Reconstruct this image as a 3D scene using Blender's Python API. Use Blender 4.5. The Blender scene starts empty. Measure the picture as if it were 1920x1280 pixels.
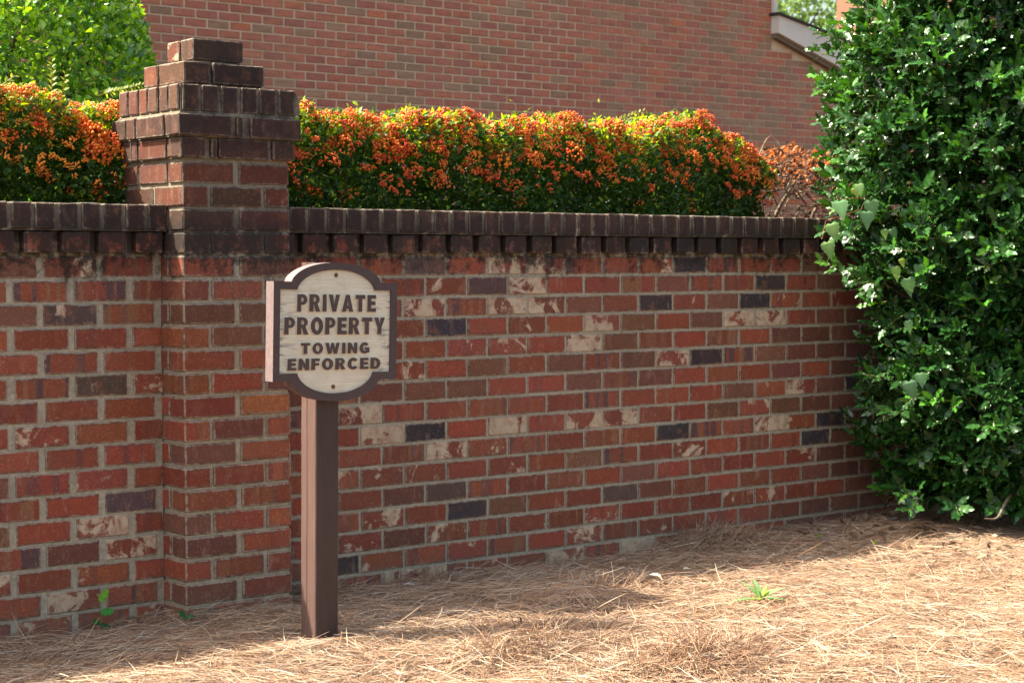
import bpy, math, random
import numpy as np
from mathutils import Vector, Matrix
random.seed(7); RNG = np.random.default_rng(11)
S = bpy.context.scene
COL = S.collection
# ------------------------------------------------------------------ camera
cd = bpy.data.cameras.new('camera'); cam = bpy.data.objects.new('camera', cd); COL.objects.link(cam)
CAM = Vector((-3.0385, -5.5486, 1.1867))
YAW, PITCH, ROLL = 0.67975, -0.0434, -0.00185
fw = Vector((math.sin(YAW)*math.cos(PITCH), math.cos(YAW)*math.cos(PITCH), math.sin(PITCH)))
rt = Vector((math.cos(YAW), -math.sin(YAW), 0)); up = rt.cross(fw)
r2 = rt*math.cos(ROLL)+up*math.sin(ROLL); u2 = -rt*math.sin(ROLL)+up*math.cos(ROLL)
M = Matrix((r2, u2, -fw)).transposed().to_4x4(); M.translation = CAM
cam.matrix_world = M
cd.sensor_width = 36; cd.lens = 63.85; cd.clip_end = 800; cd.clip_start = .05
cd.dof.use_dof = True; cd.dof.focus_distance = 6.5; cd.dof.aperture_fstop = 8
S.camera = cam
# ------------------------------------------------------------------ sky and sun
SUNL = Vector((.58, -.44, -1)).normalized()          # direction the light travels
sd = -SUNL
W = bpy.data.worlds.new('World'); S.world = W; W.use_nodes = True
wn = W.node_tree.nodes; wl = W.node_tree.links
bg = wn['Background']; sky = wn.new('ShaderNodeTexSky'); sky.sky_type = 'NISHITA'; sky.sun_disc = False
sky.sun_elevation = math.asin(sd.z); sky.sun_rotation = math.atan2(sd.x, sd.y)
sky.air_density = 1.0; sky.dust_density = 5; sky.ozone_density = 1.0
wl.new(sky.outputs[0], bg.inputs[0]); bg.inputs[1].default_value = .142
ld = bpy.data.lights.new('sun', 'SUN'); ld.energy = 4.8; ld.angle = math.radians(.55); ld.color = (1, .95, .87)
so = bpy.data.objects.new('sun', ld); COL.objects.link(so)
so.rotation_euler = SUNL.to_track_quat('-Z', 'Y').to_euler(); so.location = (-6, 5, 12)
S.view_settings.view_transform = 'Standard'; S.view_settings.look = 'None'
S.view_settings.gamma = 1; S.view_settings.use_curve_mapping = False
S.view_settings.exposure = 1.5
S.view_settings.use_white_balance = True; S.view_settings.white_balance_temperature = 7300; S.view_settings.white_balance_tint = 2

# ------------------------------------------------------------------ helpers
def link(o): COL.objects.link(o); return o
def tag(o, label=None, cat=None, group=None, kind=None):
    for k, v in (('label', label), ('category', cat), ('group', group), ('kind', kind)):
        if v: o[k] = v
    return o
def empty(name, loc=(0, 0, 0), rot=(0, 0, 0)):
    o = bpy.data.objects.new(name, None); o.location = loc; o.rotation_euler = rot; o.empty_display_size = .1
    return link(o)
def obj(name, me, mat=None, parent=None, loc=None, rot=None):
    if mat is not None and not me.materials: me.materials.append(mat)
    o = bpy.data.objects.new(name, me)
    if loc is not None: o.location = loc
    if rot is not None: o.rotation_euler = rot
    if parent is not None: o.parent = parent
    return link(o)
def mesh_np(name, V, F, attrs=None, smooth=False):
    """V (n,3); F (m,3) or (m,4) or list of such arrays; attrs: name -> (n,3/4) or (n,)"""
    me = bpy.data.meshes.new(name)
    Fs = F if isinstance(F, (list, tuple)) and len(F) and isinstance(F[0], np.ndarray) and F[0].ndim == 2 else [np.asarray(F)]
    Fs = [f for f in Fs if len(f)]
    loops = np.concatenate([f.reshape(-1) for f in Fs]).astype(np.int32)
    tot = np.concatenate([np.full(len(f), f.shape[1]) for f in Fs])
    st = np.concatenate([[0], np.cumsum(tot)[:-1]]).astype(np.int32)
    me.vertices.add(len(V)); me.vertices.foreach_set('co', np.asarray(V, np.float32).reshape(-1))
    me.loops.add(len(loops)); me.loops.foreach_set('vertex_index', loops)
    me.polygons.add(len(tot)); me.polygons.foreach_set('loop_start', st)
    me.polygons.foreach_set('use_smooth', np.full(len(tot), bool(smooth)))
    me.update(calc_edges=True); me.validate()
    for k, a in (attrs or {}).items():
        a = np.asarray(a, np.float32)
        if a.ndim == 1:
            at = me.attributes.new(k, 'FLOAT', 'POINT'); at.data.foreach_set('value', a)
        elif a.shape[1] == 3 and k != 'col':
            at = me.attributes.new(k, 'FLOAT_VECTOR', 'POINT'); at.data.foreach_set('vector', a.reshape(-1))
        else:
            if a.shape[1] == 3: a = np.concatenate([a, np.ones((len(a), 1))], 1)
            at = me.color_attributes.new(k, 'FLOAT_COLOR', 'POINT'); at.data.foreach_set('color', a.astype(np.float32).reshape(-1))
    return me
BOXF = np.array([[0,3,2,1],[4,5,6,7],[0,1,5,4],[1,2,6,5],[2,3,7,6],[3,0,4,7]])
def boxV(x0, x1, y0, y1, z0, z1):
    return np.array([[x0,y0,z0],[x1,y0,z0],[x1,y1,z0],[x0,y1,z0],[x0,y0,z1],[x1,y0,z1],[x1,y1,z1],[x0,y1,z1]], float)
def boxes(name, L):
    V = []; F = []
    for i, b in enumerate(L): V.append(boxV(*b)); F.append(BOXF+8*i)
    return mesh_np(name, np.concatenate(V), np.concatenate(F))
def scatter(tv, tf, R, T, sc, col, vshade=None):
    """copies of a template (tv,tf tris) with rotations R(m,3,3), translations T(m,3), scales sc(m,3)"""
    m = len(T); n = len(tv)
    V = np.einsum('mij,mnj->mni', R, tv[None]*sc[:, None, :]) + T[:, None, :]
    F = tf[None]+(np.arange(m)*n)[:, None, None]
    C = np.repeat(col[:, None, :], n, 1)
    if vshade is not None: C = np.clip(C*vshade[None, :, None], 0, 1)
    return V.reshape(-1, 3), F.reshape(-1, tf.shape[1]), C.reshape(-1, 3)
def frames(d, nrm):
    """rotation matrices with y axis = d and z axis ~ nrm"""
    d = d/np.linalg.norm(d, axis=1, keepdims=True)
    x = np.cross(d, nrm); ln = np.linalg.norm(x, axis=1, keepdims=True)
    x = np.where(ln < 1e-4, np.array([[1., 0, 0]]), x/np.maximum(ln, 1e-6)); z = np.cross(x, d)
    return np.stack([x, d, z], 2)
def rv(n): 
    v = RNG.normal(size=(n, 3)); return v/np.linalg.norm(v, axis=1, keepdims=True)
def curve(pts, k=4):
    P = np.asarray(pts, float); P = np.concatenate([[2*P[0]-P[1]], P, [2*P[-1]-P[-2]]]); o = []
    for i in range(1, len(P)-2):
        for t in np.linspace(0, 1, k, endpoint=False):
            o.append(.5*((2*P[i])+(-P[i-1]+P[i+1])*t+(2*P[i-1]-5*P[i]+4*P[i+1]-P[i+2])*t*t+(-P[i-1]+3*P[i]-3*P[i+1]+P[i+2])*t**3))
    return np.array(o+[P[-2]])
def tube(pts, rad, sides=6):
    pts = np.asarray(pts, float)
    if not np.isscalar(rad) and 2 < len(pts) < 6 and max(rad) > .0035:
        q = curve(pts); rad = np.interp(np.linspace(0, 1, len(q)), np.linspace(0, 1, len(pts)), rad); pts = q
    n = len(pts); rad = np.broadcast_to(rad, (n,))
    V = []
    for i in range(n):
        d = pts[min(i+1, n-1)]-pts[max(i-1, 0)]; d /= np.linalg.norm(d)+1e-9
        a = np.cross(d, [0, 0, 1.]); 
        if np.linalg.norm(a) < .05: a = np.cross(d, [1., 0, 0])
        a /= np.linalg.norm(a); b = np.cross(d, a)
        for k in range(sides):
            t = 2*math.pi*k/sides; V.append(pts[i]+rad[i]*(a*math.cos(t)+b*math.sin(t)))
    F = [[i*sides+k, i*sides+(k+1) % sides, (i+1)*sides+(k+1) % sides, (i+1)*sides+k] for i in range(n-1) for k in range(sides)]
    return np.array(V), np.array(F)
def merge(L):
    V = []; F = []; o = 0
    for v, f in L: V.append(v); F.append(f+o); o += len(v)
    return np.concatenate(V), np.concatenate(F)

# ---- node helper
class NT:
    def __init__(s, name):
        s.m = bpy.data.materials.new(name); s.m.use_nodes = True; s.t = s.m.node_tree
        s.b = s.t.nodes['Principled BSDF']; s.out = s.t.nodes['Material Output']
    def n(s, typ, ins=None, **kw):
        nd = s.t.nodes.new(typ)
        for k, v in kw.items(): setattr(nd, k, v)
        for k, v in (ins or {}).items(): s.set(nd, k, v)
        return nd
    def set(s, nd, k, v):
        i = nd.inputs[k]
        if hasattr(v, 'bl_rna') and isinstance(v, bpy.types.NodeSocket): s.t.links.new(v, i)
        elif isinstance(v, bpy.types.Node): s.t.links.new(v.outputs[0], i)
        else: i.default_value = v
    def math(s, op, a, b=0.0, c=0.0, clamp=False):
        nd = s.n('ShaderNodeMath', operation=op, use_clamp=clamp)
        s.set(nd, 0, a); s.set(nd, 1, b)
        if len(nd.inputs) > 2: s.set(nd, 2, c)
        return nd.outputs[0]
    def vm(s, op, a, b=(0, 0, 0)):
        nd = s.n('ShaderNodeVectorMath', operation=op); s.set(nd, 0, a); s.set(nd, 1, b); return nd.outputs[0]
    def sep(s, a): nd = s.n('ShaderNodeSeparateXYZ', {0: a}); return nd.outputs
    def noise(s, vec, scale, detail=2, rough=.5, dist=0.0):
        nd = s.n('ShaderNodeTexNoise', {'Scale': scale, 'Detail': detail, 'Roughness': rough, 'Distortion': dist})
        if vec is not None: s.set(nd, 'Vector', vec)
        return nd.outputs['Fac']
    def map(s, v, a, b, c=0.0, d=1.0, smooth=False):
        nd = s.n('ShaderNodeMapRange', interpolation_type='SMOOTHSTEP' if smooth else 'LINEAR')
        for k, x in zip(range(5), (v, a, b, c, d)): s.set(nd, k, x)
        return nd.outputs[0]
    def mix(s, f, a, b, mode='MIX'):
        nd = s.n('ShaderNodeMix', data_type='RGBA', blend_type=mode)
        s.set(nd, 0, f); s.set(nd, 6, a); s.set(nd, 7, b); return nd.outputs[2]
    def attr(s, name, out='Vector', typ='GEOMETRY'):
        nd = s.n('ShaderNodeAttribute', attribute_name=name, attribute_type=typ); return nd.outputs[out]
    def bump(s, h, dist=.002, strength=1.0):
        nd = s.n('ShaderNodeBump', {'Height': h, 'Distance': dist, 'Strength': strength}); s.set(s.b, 'Normal', nd.outputs[0])
    def pos(s): return s.n('ShaderNodeNewGeometry').outputs['Position']
    def fin(s, col, rough=.8, spec=.3):
        s.set(s.b, 'Base Color', col); s.set(s.b, 'Roughness', rough); s.b.inputs['Specular IOR Level'].default_value = spec
        return s.m
def c4(r, g, b): return (r, g, b, 1)

def grime_and_shade(t, col, lo=.90, hi=1.27, amt=.9, t0=1.0):
    """old dark staining washed down from the wall cap and pillar top, plus painted shade on the crown front"""
    P = t.pos(); x, y, z = t.sep(P)
    zn = t.map(z, lo, hi)
    st = t.noise(t.n('ShaderNodeCombineXYZ', {0: x, 1: y, 2: t.math('MULTIPLY', z, .28)}).outputs[0], 16, 3, .6)
    bl = t.noise(P, 38, 3, .65)
    f = t.math('MULTIPLY', t.map(t.math('ADD', t.math('MULTIPLY', zn, 1.0), t.math('MULTIPLY', t.math('ADD', t.map(st, .3, .7), t.map(bl, .3, .7)), .38)), t0, 1.38, 0, 1, True), amt)
    f = t.math('MULTIPLY', f, t.map(z, 1.30, 1.42, 1.0, .40))
    # black film on the pillar crown, its front face darkened to paint in shade
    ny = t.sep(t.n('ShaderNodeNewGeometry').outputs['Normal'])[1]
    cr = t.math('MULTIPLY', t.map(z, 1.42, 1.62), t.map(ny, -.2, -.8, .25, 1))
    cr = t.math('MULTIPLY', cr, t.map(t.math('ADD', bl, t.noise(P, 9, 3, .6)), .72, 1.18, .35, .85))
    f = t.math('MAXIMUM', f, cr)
    return t.mix(f, col, c4(.022, .017, .016))

def brick_material(name, joined=False, far=False):
    t = NT(name)
    co = t.attr('co'); hd = t.attr('hd')
    if joined:
        base = t.attr('bcol', 'Color'); cream = t.attr('bcol', 'Alpha'); stripes = .5; off = co
        P = t.pos()
        P = t.vm('ADD', P, t.vm('MULTIPLY', base, (31., 57., 83.)))
    else:
        oi = t.n('ShaderNodeObjectInfo'); base = oi.outputs['Color']; cream = oi.outputs['Alpha']
        stripes = t.attr('stripes', 'Fac', 'OBJECT')
        P = t.vm('ADD', co, t.vm('MULTIPLY', t.n('ShaderNodeCombineXYZ', {0: oi.outputs['Random'], 1: oi.outputs['Random'], 2: oi.outputs['Random']}).outputs[0], (37., 91., 53.)))
    px, py, pz = t.sep(P)
    # distance from the nearest edge of whichever face we are on
    D = t.sep(t.vm('SUBTRACT', hd, t.vm('ABSOLUTE', co)))
    a, b, c = D
    med = t.math('MAXIMUM', t.math('MINIMUM', a, b), t.math('MINIMUM', t.math('MAXIMUM', a, b), c))
    n1 = t.noise(P, 30, 4, .6); n2 = t.noise(P, 240, 2, .6)
    col = t.mix(t.map(n1, .3, .7, 0, 1), t.mix(.5, base, (0, 0, 0, 1), 'MIX') if not far else base, base) if not far else base
    col = t.mix(t.map(n1, .3, .72, .0, .5), base, t.mix(1.0, base, c4(.62, .5, .5), 'MULTIPLY'))
    if not far:
        # flashed bands running up the face
        bv = t.n('ShaderNodeCombineXYZ', {0: t.math('ADD', px, t.math('MULTIPLY', n1, .006)), 1: t.math('MULTIPLY', py, .7), 2: t.math('MULTIPLY', pz, .03)}).outputs[0]
        bn = t.noise(bv, 34, 0)
        dk = t.math('MULTIPLY', t.map(bn, .50, .56, 0, 1, True), stripes)
        col = t.mix(dk, col, t.mix(t.map(t.noise(bv, 11, 0), .45, .55), c4(.115, .058, .062), c4(.30, .125, .062)))
        rb = t.map(t.noise(P, 16, 3, .6), .54, .66, 0, .7, True)
        col = t.mix(t.math('MULTIPLY', rb, .7), col, c4(.27, .105, .058))
        # kiln speckle and sandy texture
        sp = t.noise(P, 120, 3, .7)
        col = t.mix(t.map(sp, .36, .62, .45, 0), col, c4(.10, .045, .035))
        col = t.mix(t.map(sp, .58, .76, 0, .6), col, c4(.50, .28, .18))
        # smoky brown halo towards the ends of some bricks
        hal = t.math('MULTIPLY', t.map(t.math('ADD', med, t.math('MULTIPLY', n1, .012)), .006, .021, 1, 0, True), t.map(t.noise(P, 7, 0), .38, .56, 0, .85))
        col = t.mix(hal, col, c4(.115, .055, .040))
        # cream slurry patches
        cn = t.noise(P, 9.5, 5, .66, .5)
        th = t.map(cream, 0, 1, .80, .40)
        cm = t.math('MULTIPLY', t.map(t.math('SUBTRACT', t.math('ADD', cn, t.math('MULTIPLY', t.noise(P, 70, 3, .7), .10)), t.math('ADD', th, .05)), -.03, .045, 0, .95, True), t.math('GREATER_THAN', cream, .02))
        cc = t.mix(t.map(t.noise(P, 34, 4), .45, .70), c4(.58, .45, .31), c4(.44, .27, .20))
        col = t.mix(cm, col, cc)
        pale = t.noise(t.vm('MULTIPLY', P, (26, 26, 9)), 1.0, 4, .65, .4)
        col = t.mix(t.map(pale, .56, .74, 0, .42, True), col, c4(.42, .24, .18))
        # lime smears and mortar dragged over the arrises
        wm = t.map(t.math('SUBTRACT', t.noise(P, 42, 5, .75), t.math('MULTIPLY', med, 40)), .24, .40, 0, 1, True)
        col = t.mix(t.math('MULTIPLY', wm, .75), col, c4(.36, .31, .245))
        # small nail holes of the wire cut face
        vo = t.n('ShaderNodeTexVoronoi', {'Vector': t.vm('MULTIPLY', co, (90, 90, 72)), 'Scale': 1.0, 'Randomness': .25})
        hole = t.math('MULTIPLY', t.map(vo.outputs['Distance'], .10, .17, 1, 0), t.map(t.noise(P, 9, 0), .5, .56))
        col = t.mix(t.math('MULTIPLY', hole, .7), col, c4(.04, .015, .012))
        # tone drifting slowly across the whole wall, regardless of the units
        wz = t.noise(t.pos(), 2.2, 4, .6)
        col = t.mix(t.map(wz, .45, .70, 0, .25), col, c4(.16, .085, .062))
        dust = t.map(t.sep(t.pos())[2], .12, -.06, 0, .35, True)
        col = t.mix(t.math('MULTIPLY', dust, t.map(n1, .3, .6)), col, c4(.21, .14, .10))
        col = grime_and_shade(t, col)
        h = t.math('ADD', t.math('MULTIPLY', n2, .6), t.math('ADD', t.math('MULTIPLY', n1, 1.2), t.math('MULTIPLY', cm, .5)))
        h = t.math('SUBTRACT', h, t.math('MULTIPLY', hole, .9))
        t.bump(h, .0022, .9)
    else:
        bv = t.n('ShaderNodeCombineXYZ', {0: px, 1: py, 2: t.math('MULTIPLY', pz, 6)}).outputs[0]
        col = t.mix(t.map(t.noise(bv, 7, 2), .45, .7, 0, .45), col, c4(.17, .075, .06))
        big = t.noise(t.pos(), .9, 3, .6)
        col = t.mix(t.map(big, .35, .75, 0, .22), col, c4(.32, .25, .19))
        t.bump(t.math('ADD', n2, n1), .002, .6)
    return t.fin(col, .82, .3)

def mortar_material(name, c1, c2, near=True):
    t = NT(name); P = t.pos()
    n = t.noise(P, 60 if near else 12, 5, .7); g = t.noise(P, 420, 2, .6); b = t.noise(P, 6, 3)
    col = t.mix(t.map(n, .3, .7), c1, c2)
    col = t.mix(t.map(g, .4, .65, 0, .55), col, c4(.20, .165, .12))
    col = t.mix(t.map(b, .4, .7, 0, .3), col, c4(.22, .19, .15))
    if near: col = grime_and_shade(t, col, .92, 1.27, .88, .92)
    t.bump(t.math('ADD', t.math('MULTIPLY', n, 1.4), t.math('MULTIPLY', g, .4)), .003, .6)
    return t.fin(col, .92, .2)

M_BRICK = brick_material('weathered_brick'); M_BRICKJ = brick_material('weathered_brick_joined', True)
M_FAR = brick_material('house_brick', False, True); M_FARJ = brick_material('house_brick_joined', True, True)
M_MORT = mortar_material('wall_mortar', c4(.60, .52, .395), c4(.33, .275, .20))
M_MORTF = mortar_material('house_mortar', c4(.76, .59, .43), c4(.69, .53, .385), False)

def leaf_material(name, rough=.35, trans=.25, spec=.5, tint=(1.6, 1.7, .5), bump=0):
    t = NT(name); c = t.attr('col', 'Color')
    n = t.noise(t.pos(), 60, 2)
    c = t.mix(t.map(n, .3, .7, 0, .35), c, t.mix(1.0, c, c4(.55, .6, .55), 'MULTIPLY'))
    t.fin(c, rough, spec)
    if bump: t.bump(t.noise(t.pos(), 190, 2), .002, bump)
    tr = t.n('ShaderNodeBsdfTranslucent', {'Color': t.mix(1.0, c, c4(*tint), 'MULTIPLY')})
    mx = t.n('ShaderNodeMixShader', {0: trans, 1: t.b.outputs[0], 2: tr.outputs[0]})
    t.t.links.new(mx.outputs[0], t.out.inputs[0])
    return t.m
M_HOLLY = leaf_material('holly_leaf', .27, .12, .5, (2.4, 2.3, .6), .3)
M_HEDGE = leaf_material('firethorn_leaf', .42, .38, .4, (3.2, 2.6, .7))
M_DRY = leaf_material('browned_leaf', .6, .35, .3, (1.6, 1.3, 1.0))
M_SHRUB = leaf_material('shrub_leaf', .22, .28, .8, (2.6, 2.5, .8))
M_VINE = leaf_material('vine_leaf', .55, .35, .3, (1.5, 1.6, .7), .3)
M_WEED = leaf_material('weed_leaf', .5, .4, .35, (1.6, 1.6, .6))
M_TREE = leaf_material('tree_leaf', .5, .35, .3, (1.6, 1.6, .8))
M_LITTER = leaf_material('dead_leaf', .7, .15, .25, (1.3, 1.2, 1.0))

def simple(name, col, rough=.6, spec=.3, vary=.3, scale=20, bump=.0):
    t = NT(name); n = t.noise(t.pos(), scale, 4, .6)
    c = t.mix(t.map(n, .3, .7, 0, 1), c4(*col), c4(*[v*(1-vary) for v in col]))
    if bump: t.bump(n, bump)
    return t.fin(c, rough, spec)
M_TWIG = simple('dark_bark', (.075, .055, .04), .8, .2, .5, 60, .002)
M_GTWIG = simple('grey_bark', (.26, .20, .15), .8, .2, .5, 60, .002)
M_YTWIG = simple('green_twig', (.22, .24, .06), .6, .3, .4, 60)

def berry_material():
    t = NT('berry_skin'); oi = t.n('ShaderNodeObjectInfo')
    r = t.attr('rnd', 'Fac')
    f = t.math('ADD', t.math('MULTIPLY', oi.outputs['Random'], .5), t.math('MULTIPLY', r, .5))
    c = t.mix(t.map(f, .2, .8), c4(.58, .026, .010), c4(.92, .32, .045))
    t.fin(c, .32, .5); t.b.inputs['Subsurface Weight'].default_value = .25
    t.b.inputs['Subsurface Radius'].default_value = (.006, .002, .001); t.b.inputs['Subsurface Scale'].default_value = 1.0
    return t.m
M_BERRY = berry_material()

def needle_material():
    t = NT('pine_needle'); c = t.attr('col', 'Color')
    t.fin(c, .55, .35)
    return t.m
M_NEEDLE = needle_material()
def soil_material():
    t = NT('mulch_ground'); P = t.pos()
    n = t.noise(P, 9, 5, .7); g = t.noise(t.vm('MULTIPLY', P, (1, 3.0, 1)), 90, 4, .7, 1.2)
    c = t.mix(t.map(g, .35, .65), c4(.085, .05, .03), c4(.24, .145, .085))
    c = t.mix(t.map(n, .35, .7, 0, .6), c, c4(.12, .07, .045))
    t.bump(t.math('ADD', g, n), .02, 1.0)
    return t.fin(c, .9, .15)
M_SOIL = soil_material()

def paint_material():
    t = NT('brown_sign_paint'); P = t.n('ShaderNodeTexCoord').outputs['Object']
    g = t.noise(t.vm('MULTIPLY', P, (14, 14, 260)), 1.0, 4, .7); n = t.noise(P, 40, 4, .65)
    c = t.mix(t.map(n, .35, .7), c4(.070, .042, .043), c4(.056, .033, .034))
    chip = t.map(t.noise(P, 95, 3, .7), .70, .73, 0, 1)
    c = t.mix(t.math('MULTIPLY', chip, .8), c, c4(.42, .36, .31))
    t.bump(t.math('ADD', g, n), .0012, .6)
    return t.fin(c, .48, .5)
def edge_paint_material():
    t = NT('sunlit_edge_paint'); P = t.n('ShaderNodeTexCoord').outputs['Object']
    g = t.noise(t.vm('MULTIPLY', P, (40, 160, 60)), 1.0, 5, .75); n = t.noise(P, 60, 4, .7)
    c = t.mix(t.map(n, .35, .7), c4(.235, .172, .176), c4(.185, .13, .132))  # sunlight on the board edges painted in as a lighter pink
    c = t.mix(t.map(g, .60, .66, 0, .9), c, c4(.045, .03, .028))
    t.bump(g, .002, .8)
    return t.fin(c, .6, .4)
def post_paint_material():
    t = NT('brown_post_paint'); P = t.n('ShaderNodeTexCoord').outputs['Object']
    g = t.noise(t.vm('MULTIPLY', P, (190, 190, 5)), 1.0, 5, .7, .3); n = t.noise(t.vm('MULTIPLY', P, (30, 30, 8)), 1.0, 4, .65)
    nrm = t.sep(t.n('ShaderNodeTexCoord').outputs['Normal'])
    sun_side = t.map(nrm[0], -.5, -.8, 0, 1)  # left face of the post lightened: sunlight put into the paint colour
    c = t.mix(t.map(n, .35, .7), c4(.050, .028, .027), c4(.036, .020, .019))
    c = t.mix(sun_side, c, t.mix(t.map(g, .35, .65), c4(.165, .100, .088), c4(.125, .073, .064)))
    crack = t.math('MULTIPLY', t.map(g, .635, .66, 0, 1), t.map(t.noise(t.vm('MULTIPLY', P, (20, 20, 3)), 1.0, 2), .45, .6))
    c = t.mix(crack, c, c4(.03, .02, .018))
    chip = t.map(t.noise(t.vm('MULTIPLY', P, (110, 110, 40)), 1.0, 3, .7), .715, .74, 0, 1)
    c = t.mix(t.math('MULTIPLY', chip, .7), c, c4(.45, .38, .33))
    t.bump(t.math('SUBTRACT', g, t.math('MULTIPLY', crack, 2.0)), .002, .8)
    return t.fin(c, .45, .5)
def field_material():
    t = NT('cream_sandblasted_board'); P = t.n('ShaderNodeTexCoord').outputs['Object']
    w = t.math('ADD', t.sep(P)[2], t.math('MULTIPLY', t.noise(t.vm('MULTIPLY', P, (5, 5, 12)), 1.0, 2), .02))
    gv = t.n('ShaderNodeCombineXYZ', {0: t.math('MULTIPLY', t.sep(P)[0], 5), 1: 0.0, 2: t.math('MULTIPLY', w, 230)}).outputs[0]
    g = t.noise(gv, 1.0, 4, .75); n = t.noise(P, 22, 4, .6)
    c = t.mix(t.map(g, .35, .6), c4(.66, .58, .45), c4(.80, .74, .61))
    c = t.mix(t.map(n, .42, .75, 0, .35), c, c4(.50, .38, .26))
    dz = t.noise(t.vm('MULTIPLY', P, (9, 1, 70)), 1.0, 4, .7, .5)
    x = t.sep(P)[0]
    dm = t.math('MULTIPLY', t.map(dz, .52, .62, 0, 1, True), t.map(t.math('ADD', t.math('ABSOLUTE', x), t.math('MULTIPLY', n, .06)), .16, .25))
    c = t.mix(t.math('MULTIPLY', dm, .75), c, c4(.05, .055, .07))
    fl = t.map(g, .27, .22, 0, .6)
    c = t.mix(fl, c, c4(.16, .13, .11))
    t.bump(g, .003, .8)
    return t.fin(c, .7, .25)
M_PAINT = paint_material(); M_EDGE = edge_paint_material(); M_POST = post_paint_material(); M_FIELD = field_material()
M_RUST = simple('rusty_screw', (.22, .09, .03), .6, .4, .6, 200, .001)
M_TRIM = simple('painted_trim', (.66, .63, .58), .6, .3, .1, 5)
M_SHING = simple('dark_shingle', (.06, .055, .05), .9, .2, .5, 30, .004)
M_CHIM = mortar_material('chimney_render', c4(.30, .115, .07), c4(.25, .095, .06), False)

# ------------------------------------------------------------------ ground
def ground_h(x, y):
    x = np.asarray(x, float); y = np.asarray(y, float)
    h = -.075 + .010*np.sin(x*2.3+y*1.7)+.008*np.sin(x*5.1-y*3.3+1)+.005*np.sin(x*9.7+y*8.1)
    def m(cx, cy, a, sx, sy): return a*np.exp(-((x-cx)/sx)**2-((y-cy)/sy)**2)
    h = h + m(.64, -1.08, .045, .26, .14) + m(.95, -1.52, .06, .22, .18) + m(2.62, .06, .055, .20, .12)
    h = h + m(1.3, -.62, .03, .35, .12) + m(.25, -.62, .018, .2, .1) + m(1.55, -.42, .03, .3, .1)
    return h
def grid_ground():
    xs = np.concatenate([[-400, -120, -40, -12, -5], np.linspace(-3, 6.5, 150), [8, 14, 25, 60, 150, 400]])
    ys = np.concatenate([[-400, -120, -40, -14, -6], np.linspace(-4, .3, 80), [1, 3, 6, 8.5, 12, 20, 40, 90, 200, 400]])
    X, Y = np.meshgrid(xs, ys, indexing='ij'); Z = ground_h(X, Y)
    far = (X < -3.1) | (X > 6.6) | (Y < -4.1) | (Y > .31); Z = np.where(far, -.09, Z)
    V = np.stack([X, Y, Z], 2).reshape(-1, 3); nx, ny = X.shape
    i, j = np.meshgrid(np.arange(nx-1), np.arange(ny-1), indexing='ij'); a = (i*ny+j).reshape(-1)
    F = np.stack([a, a+ny, a+ny+1, a+1], 1)
    o = obj('ground', mesh_np('ground', V, F, smooth=True), M_SOIL); tag(o, kind='structure')
    o['label'] = 'flat mulched ground under the pine straw'
grid_ground()

# ------------------------------------------------------------------ bricks
RED = {'R': (.37, .082, .043), 'O': (.40, .115, .052), 'B': (.235, .095, .058), 'U': (.225, .076, .058), 'S': (.34, .082, .046),
       'P': (.37, .088, .048), 'p': (.38, .090, .048), 'C': (.30, .080, .052), 'G': (.125, .088, .080), 'D': (.030, .040, .052)}
CREAM = {'R': .04, 'O': .0, 'B': .06, 'U': 0, 'S': .0, 'P': .56, 'p': .38, 'C': .82, 'G': .42, 'D': .26}
def brick_face_mesh(L, D, H, seed):
    """brick with a ragged outline on its front (-y) face; 48 triangles"""
    r = random.Random(seed); j = lambda a: r.uniform(-a, a)
    xs = [-L/2, -L/5, L/6, L/2.6, L/2]
    top = [(x+(j(.0015) if 0 < i < 4 else (-1 if i else 1)*abs(j(.0025))), H/2-abs(j(.0022))) for i, x in enumerate(xs)]
    bot = [(x+j(.0015) if 0 < i < 4 else x-(1 if i else -1)*abs(j(.0025)), -H/2+abs(j(.0022))) for i, x in enumerate(xs)][::-1]
    ring = top+bot; n = 10; V = []
    for (x, z) in ring: V.append((max(-L/2, min(L/2, x*1.0)), D/2, max(-H/2, min(H/2, z))))
    for (x, z) in ring: V.append((x, -D/2+.0035, z))
    for (x, z) in ring: V.append((x*(1-.006/L), -D/2+r.uniform(0, .0012), z*(1-.007/H)))
    F = []
    for k in range(n):
        a, b = k, (k+1) % n
        F.append([a, b, b+n, a+n]); F.append([a+n, b+n, b+2*n, a+2*n])
    V = np.array(V); F = np.array(F)
    caps = [[20, 21, 28, 29], [21, 22, 27, 28], [22, 23, 26, 27], [23, 24, 25, 26]]
    F = np.concatenate([F, np.array(caps)])
    hd = np.tile([L/2, D/2, H/2], (len(V), 1))
    return mesh_np('brick', V, F, {'co': V.copy(), 'hd': hd})
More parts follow.
